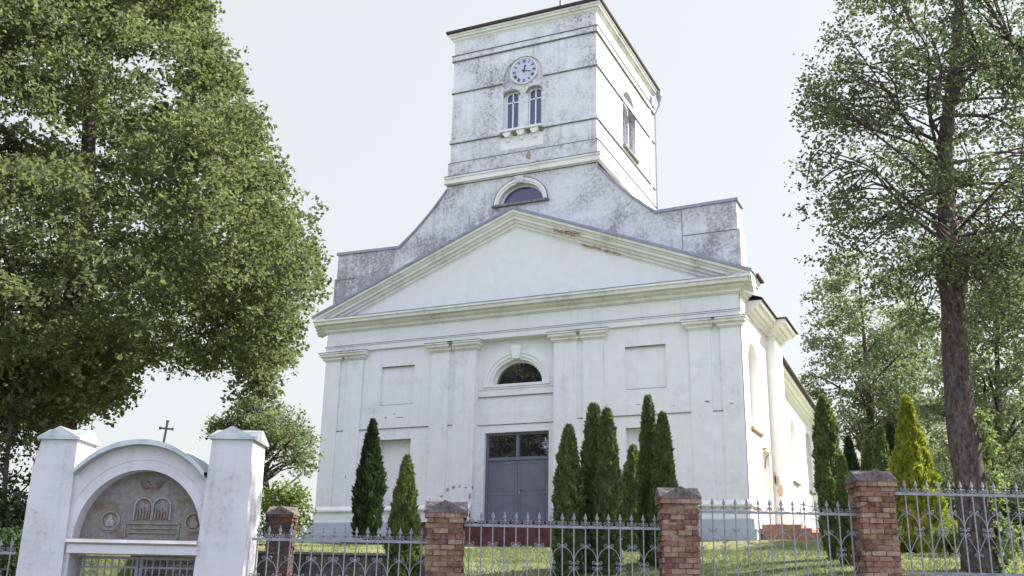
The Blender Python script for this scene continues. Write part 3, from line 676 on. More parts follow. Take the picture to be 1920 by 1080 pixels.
mb = MB(); stroke(mb, (-.01,-.08), (.05,.22), .045, -.075); stroke(mb, (.05,.2), (.06,.27), .07, -.075); mb.build('hour_hand', M['clockdark'], ck)
mb = MB(); stroke(mb, (-.1,.03), (.36,-.09), .03, -.085); mb.add([(.05*math.cos(2*PI*k/12), -.09, .05*math.sin(2*PI*k/12)) for k in range(12)], [tuple(range(12))]); mb.build('minute_hand', M['clockdark'], ck)
# ---- terrace in front of the door
ter = empty('entrance_terrace', (0,-1.5,0), 0, 'dark red painted entrance terrace with low steps below the grey church door', 'terrace')
mb = MB(); mb.box(-2.8, 2.8, -2.6+1.5, -.29+1.5, GZ, .93); mb.box(-1.7, 1.7, -.289+1.5, .5+1.5, GZ, .97); mb.build('platform', M['redtile'], ter)
mb = MB()
mb.box(-2.86, 2.86, -2.66+1.5, -.3+1.5, .931, .975); mb.build('slab', M['redtile'], ter)
for k in range(3):
    mb = MB(); x1 = -2.8-.001-k*1.05; mb.box(x1-1.05, x1, -2.5+1.5, -.3+1.5, GZ, .66-k*.17); mb.build('step', M['redtile'], ter)
# side entrance steps
ss = empty('side_steps', (10,.5,0), 0, 'orange red brick steps at the side door of the church', 'steps')
mb = MB(); mb.box(-.70, .62, 0, 3.6, GZ, 1.0); mb.build('landing', M['stepbrick'], ss)
for k in range(2):
    mb = MB(); mb.box(.621+k*.34, .96+k*.34, 0.0, 3.6, GZ, .86-k*.14); mb.build('step', M['stepbrick'], ss)
rl = tag(MB().build('x', M['black']), 'x', 'x'); bpy.data.objects.remove(rl)
mb = MB(); a = Vector((10.35, 3.9, 1.0))
mb.tube([(10.1,4.0,1.0),(10.1,4.0,1.95),(11.4,4.0,1.65),(11.4,4.0,.6)], .025, 6); mb.tube([(10.1,4.0,1.5),(11.4,4.0,1.2)], .015, 6)
tag(mb.build('handrail', M['black']), 'black iron handrail beside the brick side steps', 'handrail')

# ================================================================== GROUND
def sm(a, b, x):
    t = min(1, max(0, (x-a)/(b-a))); return t*t*(3-2*t)
def terrain(u, v):
    hb = -1.60+.65*min(1, max(0, (u+2.5)/8.5))               # level just behind the fence
    far = 0.0; wy = st(u, v, 0).y
    lawn = hb + (far-hb)*(.30*sm(15.6, 20, v)+.70*min(1, max(0, (v-16)/17)))/1.0
    lawn = min(lawn, far+.02) + .42*sm(-2.9, -.4, wy)*sm(28, 33, v)
    # lower court left of the retaining wall
    low = -1.75
    if u < -1.40 and v < 24.0 and v > 15.5:
        t = sm(-1.40, -1.50, u); lawn = lawn*(1-t)+low*t
    if v < 15.5:
        lawn = -2.9 + (hb-.15+2.9)*sm(13.2, 15.2, v)
    if v > 60: lawn = lawn - .02*(v-60)*sm(60, 90, v)
    return lawn + .04*noise.noise(Vector((u*.5, v*.5, 0)))*sm(14, 17, v)*(1-sm(60, 80, v))
us = [-400,-200,-120,-80,-50,-35,-26,-20,-16]+[round(-13+i*.5, 3) for i in range(60)]+[18,20,23,27,33,40,50,80,120,200,400]
us += [-1.52,-1.39]; us = sorted(us)
vs_ = [-100,-30,0,8,12,13.2,13.7,14.2,14.7,15.2,15.5]+[15.8+i*.4 for i in range(55)]+[23.97,24.03]+[38.5,40,43,47,52,60,70,85,110,150,220,320]
vs_ = sorted(vs_)
mb = MB(); nu = len(us); vv = [st(u, v, terrain(u, v)) for v in vs_ for u in us]
mb.add(vv, [(j*nu+i, j*nu+i+1, (j+1)*nu+i+1, (j+1)*nu+i) for j in range(len(vs_)-1) for i in range(nu-1)])
tag(mb.build('ground', M['lawn'], smooth=True), kind='structure')
mb = MB(); mb.add([st(-150, 4, -2.85), st(150, 4, -2.85), st(150, 12.4, -2.85), st(-150, 12.4, -2.85)], [(0,1,2,3)]); tag(mb.build('road', M['asphalt']), kind='structure')
def gz(u, v): return terrain(u, v)
# grass
def np_mesh(name, V, F, m, parent=None):
    me = bpy.data.meshes.new(name); k = F.shape[1]
    me.vertices.add(len(V)); me.vertices.foreach_set('co', V.astype(np.float32).ravel())
    me.loops.add(F.size); me.loops.foreach_set('vertex_index', F.astype(np.int32).ravel())
    me.polygons.add(len(F)); me.polygons.foreach_set('loop_start', np.arange(0, F.size, k, dtype=np.int32)); me.polygons.foreach_set('loop_total', np.full(len(F), k, dtype=np.int32))
    me.update(calc_edges=True); me.materials.append(m)
    o = bpy.data.objects.new(name, me); COL.objects.link(o)
    if parent: o.parent = parent
    return o
rng = np.random.default_rng(7)
def grass(n, u0, u1, v0, v1, hmin, hmax):
    u = rng.uniform(u0, u1, n); v = v0+(v1-v0)*rng.random(n)**1.4
    keep = ~((u < -1.3) & (v < 24.3)); u = u[keep]; v = v[keep]; n = len(u)
    z = np.array([terrain(a, b) for a, b in zip(u, v)])
    P = CAM[None,:]*[1,1,0] + RT[None,:]*u[:,None] + HD[None,:]*v[:,None]; P[:,2] = z-.02
    cl = np.array([noise.noise(Vector((a*1.3, b*1.3, 3))) for a, b in zip(u, v)])
    h = rng.uniform(hmin, hmax, n)*(1+1.1*np.clip(cl, -.6, 1)); th = rng.uniform(0, 2*PI, n)
    d = np.stack([np.cos(th), np.sin(th), 0*th], 1); lean = rng.normal(0, .5, (n, 2))*h[:,None]
    wd = (.008+.006*rng.random(n))*(v/16)
    V = np.empty((n, 3, 3)); V[:,0] = P-d*wd[:,None]; V[:,1] = P+d*wd[:,None]; V[:,2] = P+np.concatenate([lean, h[:,None]], 1)
    return V.reshape(-1, 3)
G = np.concatenate([grass(60000, -3, 10, 15.8, 31, .03, .085), grass(22000, -9, 16, 24.2, 40, .03, .07)])
tag(np_mesh('grass', G, np.arange(len(G)).reshape(-1, 3), M['blade']), kind='stuff')

# ================================================================== FOLIAGE TOOLS
def leaves(P, size, up=.35, seed=1, asp=.62, droop=0.0):
    r = np.random.default_rng(seed); n = len(P)
    nrm = r.normal(size=(n,3)); nrm[:,2] = np.abs(nrm[:,2])*(1+up*2); nrm /= np.linalg.norm(nrm, axis=1)[:,None]
    t = r.normal(size=(n,3)); t[:,2] -= droop; t -= nrm*(t*nrm).sum(1)[:,None]; t /= np.linalg.norm(t, axis=1)[:,None]
    b = np.cross(nrm, t); s = (size*r.uniform(.65, 1.3, n))[:,None]
    V = np.empty((n,4,3)); V[:,0] = P-t*s*.5; V[:,1] = P+b*s*asp*.5-nrm*s*.08; V[:,2] = P+t*s*.5; V[:,3] = P-b*s*asp*.5-nrm*s*.08
    return V.reshape(-1,3)
def foliage(name, centers, per, spread, size, m, parent, seed=1, up=.35, droop=.3, flat=1.0):
    r = np.random.default_rng(seed); C_ = np.repeat(np.array(centers), per, 0)
    nc = len(centers); K = 5; D_ = r.normal(size=(nc, K, 3)); cen = np.array(centers); axis_ = cen.mean(0)
    outw = cen-axis_; outw[:,2] *= .25; outw /= (np.linalg.norm(outw, axis=1)[:,None]+1e-6); D_ += outw[:,None,:]*.8; D_[:,:,2] *= .55
    D_ /= np.linalg.norm(D_, axis=2)[:,:,None]; k = r.integers(0, K, len(C_)); ci = np.repeat(np.arange(nc), per); t = r.random(len(C_))**.75
    off = D_[ci, k]*(t*spread*2.0)[:,None]; off[:,2] -= t*t*spread*.5
    off += np.clip(r.normal(size=C_.shape), -1.8, 1.8)*spread*.22
    P = C_+off; V = leaves(P, size, up, seed+1, droop=droop)
    return np_mesh(name, V, np.arange(len(V)).reshape(-1,4), m, parent)
def inside(poly, p, r_):
    q = np.array(tuple(p))-CAM; w_ = q@FW; x = 960+FPX*(q@RT2)/w_+r_.gauss(0, 5); y = 540-FPX*(q@UP2)/w_+r_.gauss(0, 5); c = False
    for (x1, y1), (x2, y2) in zip(poly, poly[1:]+poly[:1]):
        if (y1 > y) != (y2 > y) and x < (x2-x1)*(y-y1)/(y2-y1)+x1: c = not c
    return c
def tree(name, label, cat, base, trunk, rad, prof, nclus, per, spread, leaf, leafm, barkm, seed, gap=.0, shell=.5, nlimb=16, twig=160, group=None, limb_r=.10, asym=None, limb_low=0.0, outline=None, clump=1, csize=.01, rise=(.35,.75), gapscale=.5, lump=.28, crown_name='crown', extra=None):
    """trunk: points relative to base; prof: [(z, radius)] of the crown round the trunk line"""
    r_ = random.Random(seed); e = empty(name, base, 0, label, cat, group)
    tr = MB(); T = [Vector(p) for p in trunk]
    # smooth trunk with small wobble
    pts = []; rr = []
    for i in range(len(T)-1):
        for k in range(4):
            t = k/4; p = T[i].lerp(T[i+1], t); pts.append(p); q = rad[i]+(rad[i+1]-rad[i])*t; rr.append(q*(1+.07*noise.noise(p*1.7+Vector((seed,0,0)))))
    pts.append(T[-1]); rr.append(rad[-1]); tr.tube(pts, rr, 12)
    def axis(z):
        for a, b in zip(T, T[1:]):
            if a.z <= z <= b.z: return a.lerp(b, (z-a.z)/(b.z-a.z)), None
        return (T[0] if z < T[0].z else T[-1].copy()), None
    def trad(z):
        for (a, ra), (b, rb) in zip(zip(T, rad), list(zip(T, rad))[1:]):
            if a.z <= z <= b.z: return ra+(rb-ra)*(z-a.z)/(b.z-a.z)
        return rad[-1]
    def R_(z): return float(np.interp(z, [p[0] for p in prof], [p[1] for p in prof]))
    bough_of = []
    zmin, zmax = prof[0][0], prof[-1][0]; cents = []; tries = 0; rmax = max(p[1] for p in prof)
    while len(cents) < nclus and tries < nclus*40:
        tries += 1
        z = r_.uniform(zmin, zmax); th = r_.uniform(0, 2*PI); Rm = R_(z)
        if r_.random() > (Rm/rmax)**1.3: continue
        a = axis(z)[0]; k = 1+lump*noise.noise(Vector((math.cos(th)*1.6, math.sin(th)*1.6, z*.55+seed)))*1.6
        if asym: k *= asym(th, z)
        rho = Rm*k*(shell+(1-shell)*r_.random()**.6 if r_.random() < .8 else r_.random())
        p = Vector((a.x+rho*math.cos(th), a.y+rho*math.sin(th), z-.10*rho))
        if gap and noise.noise(p*gapscale+Vector((seed*3.1,0,0))) > .42-gap*.5: continue
        if outline and not inside(outline, p+Vector(base), r_): continue
        k_ = clump; bough_of.append(p)
        for _ in range(k_):
            d_ = Vector((r_.gauss(0,1), r_.gauss(0,1), r_.gauss(0,1))).normalized()
            if d_.z < -.2: d_.z *= -.6
            q_ = p+Vector((d_.x*csize, d_.y*csize, d_.z*csize*.6-.15*csize))*r_.uniform(.55, 1.05)
            if outline and not inside(outline, q_+Vector(base), r_): continue
            cents.append(q_)
    if extra: cents += extra
    nodes = []
    lim = sorted(cents, key=lambda p: -((p.x-axis(p.z)[0].x)**2+(p.y-axis(p.z)[0].y)**2)*r_.uniform(.3,1))[:nlimb]
    for q in lim:
        hr = math.hypot(q.x-axis(q.z)[0].x, q.y-axis(q.z)[0].y); z0 = max(limb_low, q.z-hr*r_.uniform(*rise)); z0 = min(z0, T[-1].z*.95)
        a = axis(z0)[0]; n = 8; L = []; mid = a.lerp(q, .5)+Vector((0,0,hr*.10)); wob = Vector((r_.uniform(-1,1), r_.uniform(-1,1), r_.uniform(-.4,.4)))*hr*.07
        for i in range(n+1):
            t = i/n; p = a*(1-t)**2+mid*2*t*(1-t)+q*t*t + wob*math.sin(t*PI*2); L.append(p)
        r0 = min(limb_r*(.55+.45*hr/rmax), trad(z0)*.7); RR = [max(.012, r0*(1-.88*i/n)) for i in range(n+1)]; tr.tube(L, RR, 6, False)
        nodes += [(p, rr_) for p, rr_ in zip(L[1:], RR[1:])]
    if nodes:
        NP = np.array([tuple(p) for p, _ in nodes])
        for q in r_.sample(cents, min(twig, len(cents))):
            d = NP-np.array(tuple(q)); i = int((d*d).sum(1).argmin()); p, r1 = nodes[i]
            if (p-q).length < .25 or (p-q).length > 1.7: continue
            m1 = p.lerp(q, .5)+Vector((r_.uniform(-.1,.1), r_.uniform(-.1,.1), .08)); tr.tube([p, m1, q], [min(r1*.6,.04), .018, .008], 4, False)
    tr.build('trunk', barkm, e, smooth=True)
    foliage(crown_name, [tuple(c) for c in cents], per, spread, leaf, leafm, e, seed)
    return e
def rel(px, py, D, base): p = at(px, py, D); return (p[0]-base[0], p[1]-base[1], p[2]-base[2])
# big linden on the left
def ground_at(px, D):
    p = at(px, 1040, D); u, v = uv_of(p); return Vector((p[0], p[1], gz(u, v)))
b0 = ground_at(105, 24)
TL = [(0,0,-.3)]+[rel(*q, b0) for q in ((112,900,24),(116,780,24),(128,640,24),(150,480,24),(165,300,24),(170,100,24))]+[rel(170,-160,24,b0)]
TL = [TL[0]]+TL[1:]
def pr(items, D, base, cx):       # silhouette measurements -> crown profile (height above base, radius)
    out = []
    for x, y in items:
        a = at(x, y, D); c_ = at(cx, y, D); out.append((a[2]-base[2], float(np.linalg.norm((a-c_)[:2]))))
    return sorted(out)
prL = pr([(395,-220),(370,-100),(395,0),(425,90),(482,180),(515,290),(545,350),(560,420),(588,480),(578,560),(560,620),(530,690),(420,715),(300,745),(190,790),(150,815)], 24, b0, 128)
prL = [(z, max(.5, r_*1.09)) for z, r_ in prL]
rx_ = random.Random(9); EXL = []
for i in range(520):
    x_ = rx_.uniform(-60, 235); y_ = rx_.uniform(600, 825 if x_ < 130 else 780-(x_-130)*.3)
    if rx_.random() < .25 and y_ > 700: continue
    EXL.append(Vector(rel(x_, y_, rx_.uniform(20.5, 27), b0)))
for i in range(170): EXL.append(Vector(rel(rx_.uniform(440, 590), 500+rx_.gauss(0,45), rx_.uniform(21, 26), b0)))
for i in range(26): EXL.append(Vector(rel(478+rx_.gauss(0,16), rx_.uniform(690,742), 22+rx_.gauss(0,.3), b0)))
tree('linden_tree', 'huge dense leafy linden towering over the left gate pier', 'tree', b0, TL, [.42,.34,.31,.28,.24,.18,.12,.05], prL, 8600, 34, .25, .135, M['linden'], M['bark'], 11, gap=.06, shell=.45, nlimb=34, twig=500, limb_r=.13, limb_low=2.5, lump=.16, clump=14, csize=.95, extra=EXL,
     outline=[(-2500,-2500),(330,-2500),(385,-60),(392,60),(415,92),(448,125),(452,165),(482,182),(485,235),(512,285),(508,300),(530,345),(540,385),(548,425),(590,462),(596,480),(575,520),(570,560),(550,590),(556,620),(535,670),(520,690),(440,690),(425,675),(395,690),(320,690),(300,670),(240,680),(228,735),(160,775),(140,800),(120,815),(-2500,830)])

# right tall tree
b1 = ground_at(1838, 17)
TR = [(0,0,-.3)]+[rel(*q, b1) for q in ((1836,1050,17),(1822,920,17),(1803,800,17),(1792,690,17),(1786,560,17),(1783,520,17),(1779,480,17),(1774,380,17),(1772,260,17),(1790,120,17),(1800,0,17),(1800,-160,17))]
prR = pr([(1640,-230),(1580,-100),(1588,0),(1520,60),(1512,130),(1500,240),(1495,330),(1500,400),(1550,480),(1600,560),(1680,640),(1735,690)], 17, b1, 1785)
def asr(th, z): return 1.0
tree('deciduous_tree', 'tall airy leafy tree with thick knobbed trunk behind the right fence panel', 'tree', b1, TR, [.36,.295,.27,.25,.225,.205,.25,.18,.15,.125,.105,.085,.04], [(z, q*1.06) for z, q in prR], 2500, 24, .19, .082, M['airy'], M['barkr'], 23, gap=.10, shell=.25, nlimb=34, twig=600, limb_r=.036, clump=8, csize=.6, rise=(-.05,.5), limb_low=rel(1780,500,17,b1)[2], lump=.3,
     outline=[(1600,-2500),(1600,-20),(1545,58),(1545,72),(1580,85),(1530,100),(1520,180),(1512,235),(1505,265),(1530,290),(1505,310),(1500,345),(1545,365),(1500,410),(1505,430),(1550,420),(1540,470),(1520,490),(1600,510),(1640,560),(1690,600),(1720,680),(1760,690),(1760,560),(1825,560),(1840,640),(1900,660),(4500,760),(4500,-2500)])
def backtree(name, label, px, py_top, py_bot, cx, D, w_px, seed, m=None, nclus=700, per=26, gap=.14, lean=0, leaf=.15, group=None, shell=.3, trunk_r=.25, spread=.4, skew=0.0, nlimb=18, low=None, outline=None):
    b = ground_at(cx, D); zt = at(px, py_top, D)[2]-b.z; zb = at(px, py_bot, D)[2]-b.z
    wm = w_px/FPX*D; off = rel(px, (py_top+py_bot)/2, D, b)
    T_ = [(0,0,-.5), (off[0]*.3, off[1]*.3, zb*.6+.1), (off[0]*.75, off[1]*.75, zb+(zt-zb)*.35), (off[0], off[1], zb+(zt-zb)*.9)]
    prf = [(zb, wm*.35), (zb+(zt-zb)*.12, wm*.8), (zb+(zt-zb)*.35, wm), (zb+(zt-zb)*.6, wm*.92), (zb+(zt-zb)*.85, wm*.6), (zt, wm*.15)]
    return tree(name, label, 'tree', b, T_, [trunk_r, trunk_r*.8, trunk_r*.5, .05], prf, nclus, per, spread, leaf, m or M['far'], M['bark'], seed, clump=5, csize=.55, gap=gap, shell=shell, nlimb=nlimb, twig=140, limb_r=trunk_r*.5, group=group, limb_low=zb*.5, outline=outline)
grp = 'trees behind the churchyard'
backtree('deciduous_tree', 'grey green tree right of the nave roof, behind the golden thuja', 1625, 470, 900, 1650, 56, 118, 31, group=grp, nclus=1000, leaf=.2, spread=.42, gap=.12, trunk_r=.3)
backtree('deciduous_tree', 'leafy tree immediately left of and behind the knobbed trunk', 1722, 560, 930, 1715, 60, 110, 32, group=grp, nclus=800, leaf=.2, spread=.42, gap=.14, trunk_r=.28)
backtree('deciduous_tree', 'broad forked tree right of the thick knobbed trunk', 1885, 470, 930, 1850, 33, 125, 33, group=grp, nclus=850, gap=.16, trunk_r=.2, spread=.3)
backtree('deciduous_tree', 'low dark tree at the right edge behind the ivy', 1905, 740, 1000, 1905, 40, 110, 34, M['airy'], group=grp, nclus=600, gap=.15, trunk_r=.2)
backtree('deciduous_tree', 'small bowed tree between the arched gateway and church corner', 478, 742, 905, 512, 32, 108, 35, nclus=420, gap=.0, trunk_r=.14, spread=.24, leaf=.12, nlimb=12, outline=[(360,850),(372,800),(400,775),(440,765),(470,745),(520,750),(560,775),(582,800),(588,850),(570,905),(545,890),(535,840),(510,830),(500,880),(480,850),(430,810),(390,815)])
backtree('conifer_tree', 'dark straggly tree left of the left gate pier', 5, 700, 1020, 22, 21, 62, 36, M['thujad'], nclus=330, gap=.2, trunk_r=.10, spread=.22, leaf=.10, per=22)
# knob (burl) where the limbs were cut
mb = MB(); kc = Vector(rel(1785,520,17,b1))
for (dx, dz, r0) in ((0,0,.27),(-.17,.05,.13),(.17,-.02,.15),(.05,.1,.2),(-.05,-.1,.22)):
    c0 = Vector(kc)+Vector((dx*_c, dx*_s-.05, dz)); prof_ = [(r0*math.sin(PI*i/8)*(1+.1*math.sin(i*2.1)), -r0*.75*math.cos(PI*i/8)) for i in range(9)]; mb.lathe(prof_, tuple(c0), 12)
kt = [o for o in COL.objects if o.name.startswith('deciduous_tree') and (o.location-b1).length < .1][0]
mb.build('burl', M['barkr'], kt, smooth=True)
# trunk cut stubs and ivy
iv = empty('ivy_vine', b1+Vector((.3,.1,0)), 0, 'pale green ivy climbing the right side of the thick knobbed trunk', 'ivy')
cts = []
r_ = random.Random(4)
for i in range(120):
    y = 1050-280*(r_.random()**1.2); x = np.interp(y, [760,850,950,1050], [1838,1862,1875,1893])+r_.gauss(0, 6); p = at(x, y, 16.7+r_.uniform(-.15,.15)); cts.append((p[0]-iv.location.x, p[1]-iv.location.y, p[2]-iv.location.z))
for i in range(70):
    p = at(1888+r_.gauss(0,16), 1020+r_.gauss(0,22), 16.6+r_.uniform(-.2,.2)); cts.append((p[0]-iv.location.x, p[1]-iv.location.y, p[2]-iv.location.z))
foliage('leaves', cts, 7, .05, .085, M['ivy'], iv, 5)
mb = MB(); mb.tube([tuple(Vector(at(x,y,16.75))-iv.location) for x, y in ((1888,1060),(1872,960),(1862,870),(1842,780))], [.03,.025,.02,.01], 6); mb.build('stem', M['bark'], iv)

# ---- thujas
def thuja(label, px, tip, D, hw, m, seed, group=None, name='thuja', n=6500, base_y=None, pw=1.0, size=.075, taper=.22, full=.55):
    b = ground_at(px, D)
    if base_y: b.z = max(at(px, base_y, D)[2], -3)
    H = at(px, tip, D)[2]-b.z; W = hw/FPX*D; e = empty(name, b, 0, label, name.replace('_', ' '), group)
    r = np.random.default_rng(seed); 
    z = r.random(n)**.9; th = r.uniform(0, 2*PI, n)
    zz = np.clip(z, 0, 1)
    prof = np.where(zz < full, .88+.12*np.sin(zz/full*PI/2), np.power(np.clip((1-zz)/(1-full), 0, 1), pw))
    ph = r.uniform(0, 6, 6)
    lump = 1+.20*np.array([noise.noise(Vector((math.cos(a)*1.5, math.sin(a)*1.5, b_*H*1.5+seed))) for a, b_ in zip(th, z)])+.22*np.array([noise.noise(Vector((math.cos(a)*3.5, math.sin(a)*3.5, b_*H*4+seed))) for a, b_ in zip(th, z)])+.08*np.sin(3*th+ph[0]+zz*9)+.08*np.sin(5*th+ph[1]-zz*23)+.06*np.sin(2*th+ph[2]+zz*41)+.06*np.sin(7*th+zz*60)
    rho = W*prof*lump*(.72+.30*r.random(n)**.5)
    P = np.stack([rho*np.cos(th), rho*np.sin(th), zz*H], 1)
    # upright fan sprays: elongated quads pointing up and outwards
    out = np.stack([np.cos(th), np.sin(th), 0*th], 1)
    t = out*r.uniform(.2,.9,(n,1))+np.array([0,0,1])*r.uniform(.5,1.1,(n,1))+r.normal(0,.25,(n,3)); t /= np.linalg.norm(t, axis=1)[:,None]
    sd_ = np.cross(t, out+r.normal(0,.6,(n,3))); sd_ /= np.linalg.norm(sd_, axis=1)[:,None]
    s = (size*(D/22)**.8*r.uniform(.6,1.5,n))[:,None]
    V = np.empty((n,4,3)); V[:,0] = P-t*s*.6; V[:,1] = P+sd_*s*.38; V[:,2] = P+t*s*1.0; V[:,3] = P-sd_*s*.38
    np_mesh('foliage', V.reshape(-1,3), np.arange(4*n).reshape(-1,4), m, e)
    mb = MB(); mb.tube([(0,0,-.1),(0,0,H*.85)], [W*.25+.02,.02], 7)
    mb.build('trunk', M['bark'], e)
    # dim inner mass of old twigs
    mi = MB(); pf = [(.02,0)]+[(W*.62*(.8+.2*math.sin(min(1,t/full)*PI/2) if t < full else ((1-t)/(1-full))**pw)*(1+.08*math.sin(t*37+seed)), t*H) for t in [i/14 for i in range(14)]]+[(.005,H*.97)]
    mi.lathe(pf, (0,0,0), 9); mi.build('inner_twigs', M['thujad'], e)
    return e
g = 'columnar thujas in front of the church'
thuja('slim dark green thuja at the left corner of the facade', 685, 790, 31, 24, M['thujad'], 41, g, n=8000, base_y=1008, pw=.85, size=.085, taper=.3, full=.45)
thuja('low bright green thuja left of the first brick pier', 755, 858, 17.3, 27, M['thujab'], 42, g, n=8500, pw=.72, full=.5)
thuja('shortest of the three joined thujas right of the church door', 1066, 800, 17.8, 25, M['thuja'], 43, g, n=10500, pw=.6, full=.5)
thuja('tallest left twin tip of the joined thujas right of the church door', 1114, 760, 18.2, 21, M['thuja'], 44, g, n=10000, pw=.45, full=.6)
thuja('right twin tip of the joined thujas right of the church door', 1140, 770, 17.9, 22, M['thuja'], 45, g, n=10500, pw=.5, full=.5)
thuja('small thuja left of the tall twin thujas behind the second pier', 1190, 838, 26, 20, M['thuja'], 46, g, n=6000, pw=.7, full=.6, base_y=1035)
thuja('tall narrow tipped thuja behind the second brick pier', 1221, 746, 18.8, 20, M['thuja'], 47, g, n=10500, pw=.62, full=.5)
thuja('broader lower thuja leaning out over the second brick pier', 1248, 778, 18.4, 24, M['thuja'], 48, g, n=10500, pw=.62, full=.4)
thuja('tall narrow thuja by the sacristy left of the third brick pier', 1564, 745, 26, 20, M['thuja'], 49, g, n=8000, pw=.6, full=.75, base_y=1035)
thuja('slender thuja touching the left side of the third brick pier', 1592, 858, 17.6, 14, M['thujab'], 50, g, n=6000, pw=.8, full=.5)
thuja('short bright thuja at the foot of the tall sacristy thuja', 1568, 900, 18.5, 12, M['thujab'], 51, g, n=5000, pw=.8, full=.6)
g2 = 'thujas in the back of the churchyard'
thuja('dark cone thuja beyond the slender one, left above the third pier', 1607, 822, 33, 22, M['thujad'], 52, g2, n=6000, pw=.8, full=.4, base_y=1010)
thuja('small rounded cone thuja above the third brick pier', 1642, 828, 33, 17, M['thuja'], 53, g2, n=5000, pw=.6, full=.35, base_y=1010)
thuja('left of the two tall dense thujas behind the golden one', 1670, 802, 30, 18, M['thuja'], 54, g2, n=6000, pw=.6, full=.5, base_y=1010)
thuja('right of the two tall dense thujas, nearest the golden one', 1690, 796, 30.5, 20, M['thujad'], 55, g2, n=6000, pw=.6, full=.5, base_y=1010)
thuja('golden yellow cone shaped thuja right of the third brick pier', 1727, 748, 24, 58, M['golden'], 56, None, 'golden_thuja', n=17000, pw=.85, full=.12, size=.085, base_y=1035)
def bush(label, px, py, D, wpx, hpx, m, seed, n=60, per=30, leaf=.07, name='bush', spread=.12):
    p = at(px, py+hpx, D); u, v = uv_of(p); b = Vector((p[0], p[1], gz(u, v))); e = empty(name, b, 0, label, 'bush')
    r_ = random.Random(seed); cs = []; zc = at(px, py, D)[2]-b.z
    for i in range(n):
        a = r_.uniform(0, 2*PI); q = r_.random()**.5; z_ = zc+hpx/FPX*D*r_.uniform(-1,1)*(1-.3*q); cs.append((wpx/FPX*D*q*math.cos(a), wpx/FPX*D*q*math.sin(a), max(.05, z_)))
    mb = MB()
    for c_ in cs[::3]: mb.tube([(0,0,-.1), (c_[0]*.4, c_[1]*.4, c_[2]*.6), c_], [.03,.02,.008], 4, False)
    mb.build('stems', M['bark'], e); foliage('leaves', cs, per, spread, leaf, m, e, seed); return e
bush('round light green bush at the foot of the golden thuja', 1783, 1008, 20, 18, 20, M['thujab'], 61, 50)
bush('yellow green shrub between the gateway and church corner', 528, 955, 30, 32, 50, M['bush'], 62, 110, 30, .12, spread=.25)
bush('dark shrubbery behind the fence at the right edge', 1890, 940, 26, 75, 62, M['airy'], 63, 330, 34, .09, spread=.2)
bush('green shrubs behind the thick knobbed trunk', 1800, 935, 30, 60, 60, M['airy'], 64, 200, 30, .10, spread=.25)
bush('low dark shrub under the straggly tree left of the gate', 15, 1040, 19, 70, 45, M['thujad'], 65, 160, 30, .08, spread=.2)
# ================================================================== WALLS IN THE GROUNDS
def street_thing(name, u, v, z, label, cat, group=None): return empty(name, st(u, v, z), YAW, label, cat, group)
def ucoord(px, py, D): return uv_of(at(px, py, D))[0]
u0, u1 = ucoord(258, 1036, 24), ucoord(858, 1032, 24)
zt0, zt1 = at(258, 1038, 24)[2], at(800, 1031, 24)[2]; zt = (zt0+zt1)/2
rw = street_thing('retaining_wall', u0, 23.82, zt, 'long low dark stone retaining wall with pale edge left of the first pier', 'retaining wall')
mb = MB(); r_ = random.Random(3); L = u1-u0
for j in range(6):
    x = 0
    while x < L:
        l = r_.uniform(.35,.8); x2 = min(L, x+l); mb.box(x+.01, x2-.01, r_.uniform(-.03,.03), .4, -.06-(j+1)*.25+.012, -.06-j*.25); x = x2
mb.box(.01, L-.01, .05, .38, -1.7, -.06, 0); mb.build('stonework', M['stone'], rw)
mb = MB(); mb.box(-.05, L+.05, -.08, .45, -.055, 0.0); mb.build('coping', M['concrete'], rw)
u0, u1 = ucoord(1684, 1012, 29), ucoord(1800, 1012, 29); zt = at(1740, 998, 29)[2]
rw = street_thing('garden_wall', u0, 29, zt, 'low dark rubble wall behind the golden thuja and lawn', 'wall')
mb = MB(); L = u1-u0+3
for j in range(3):
    x = 0
    while x < L:
        l = r_.uniform(.25,.6); x2 = min(L, x+l); mb.box(x+.015, x2-.015, r_.uniform(-.04,.04), .4, -(j+1)*.22+.012, -j*.22); x = x2
mb.build('stonework', M['stone'], rw)
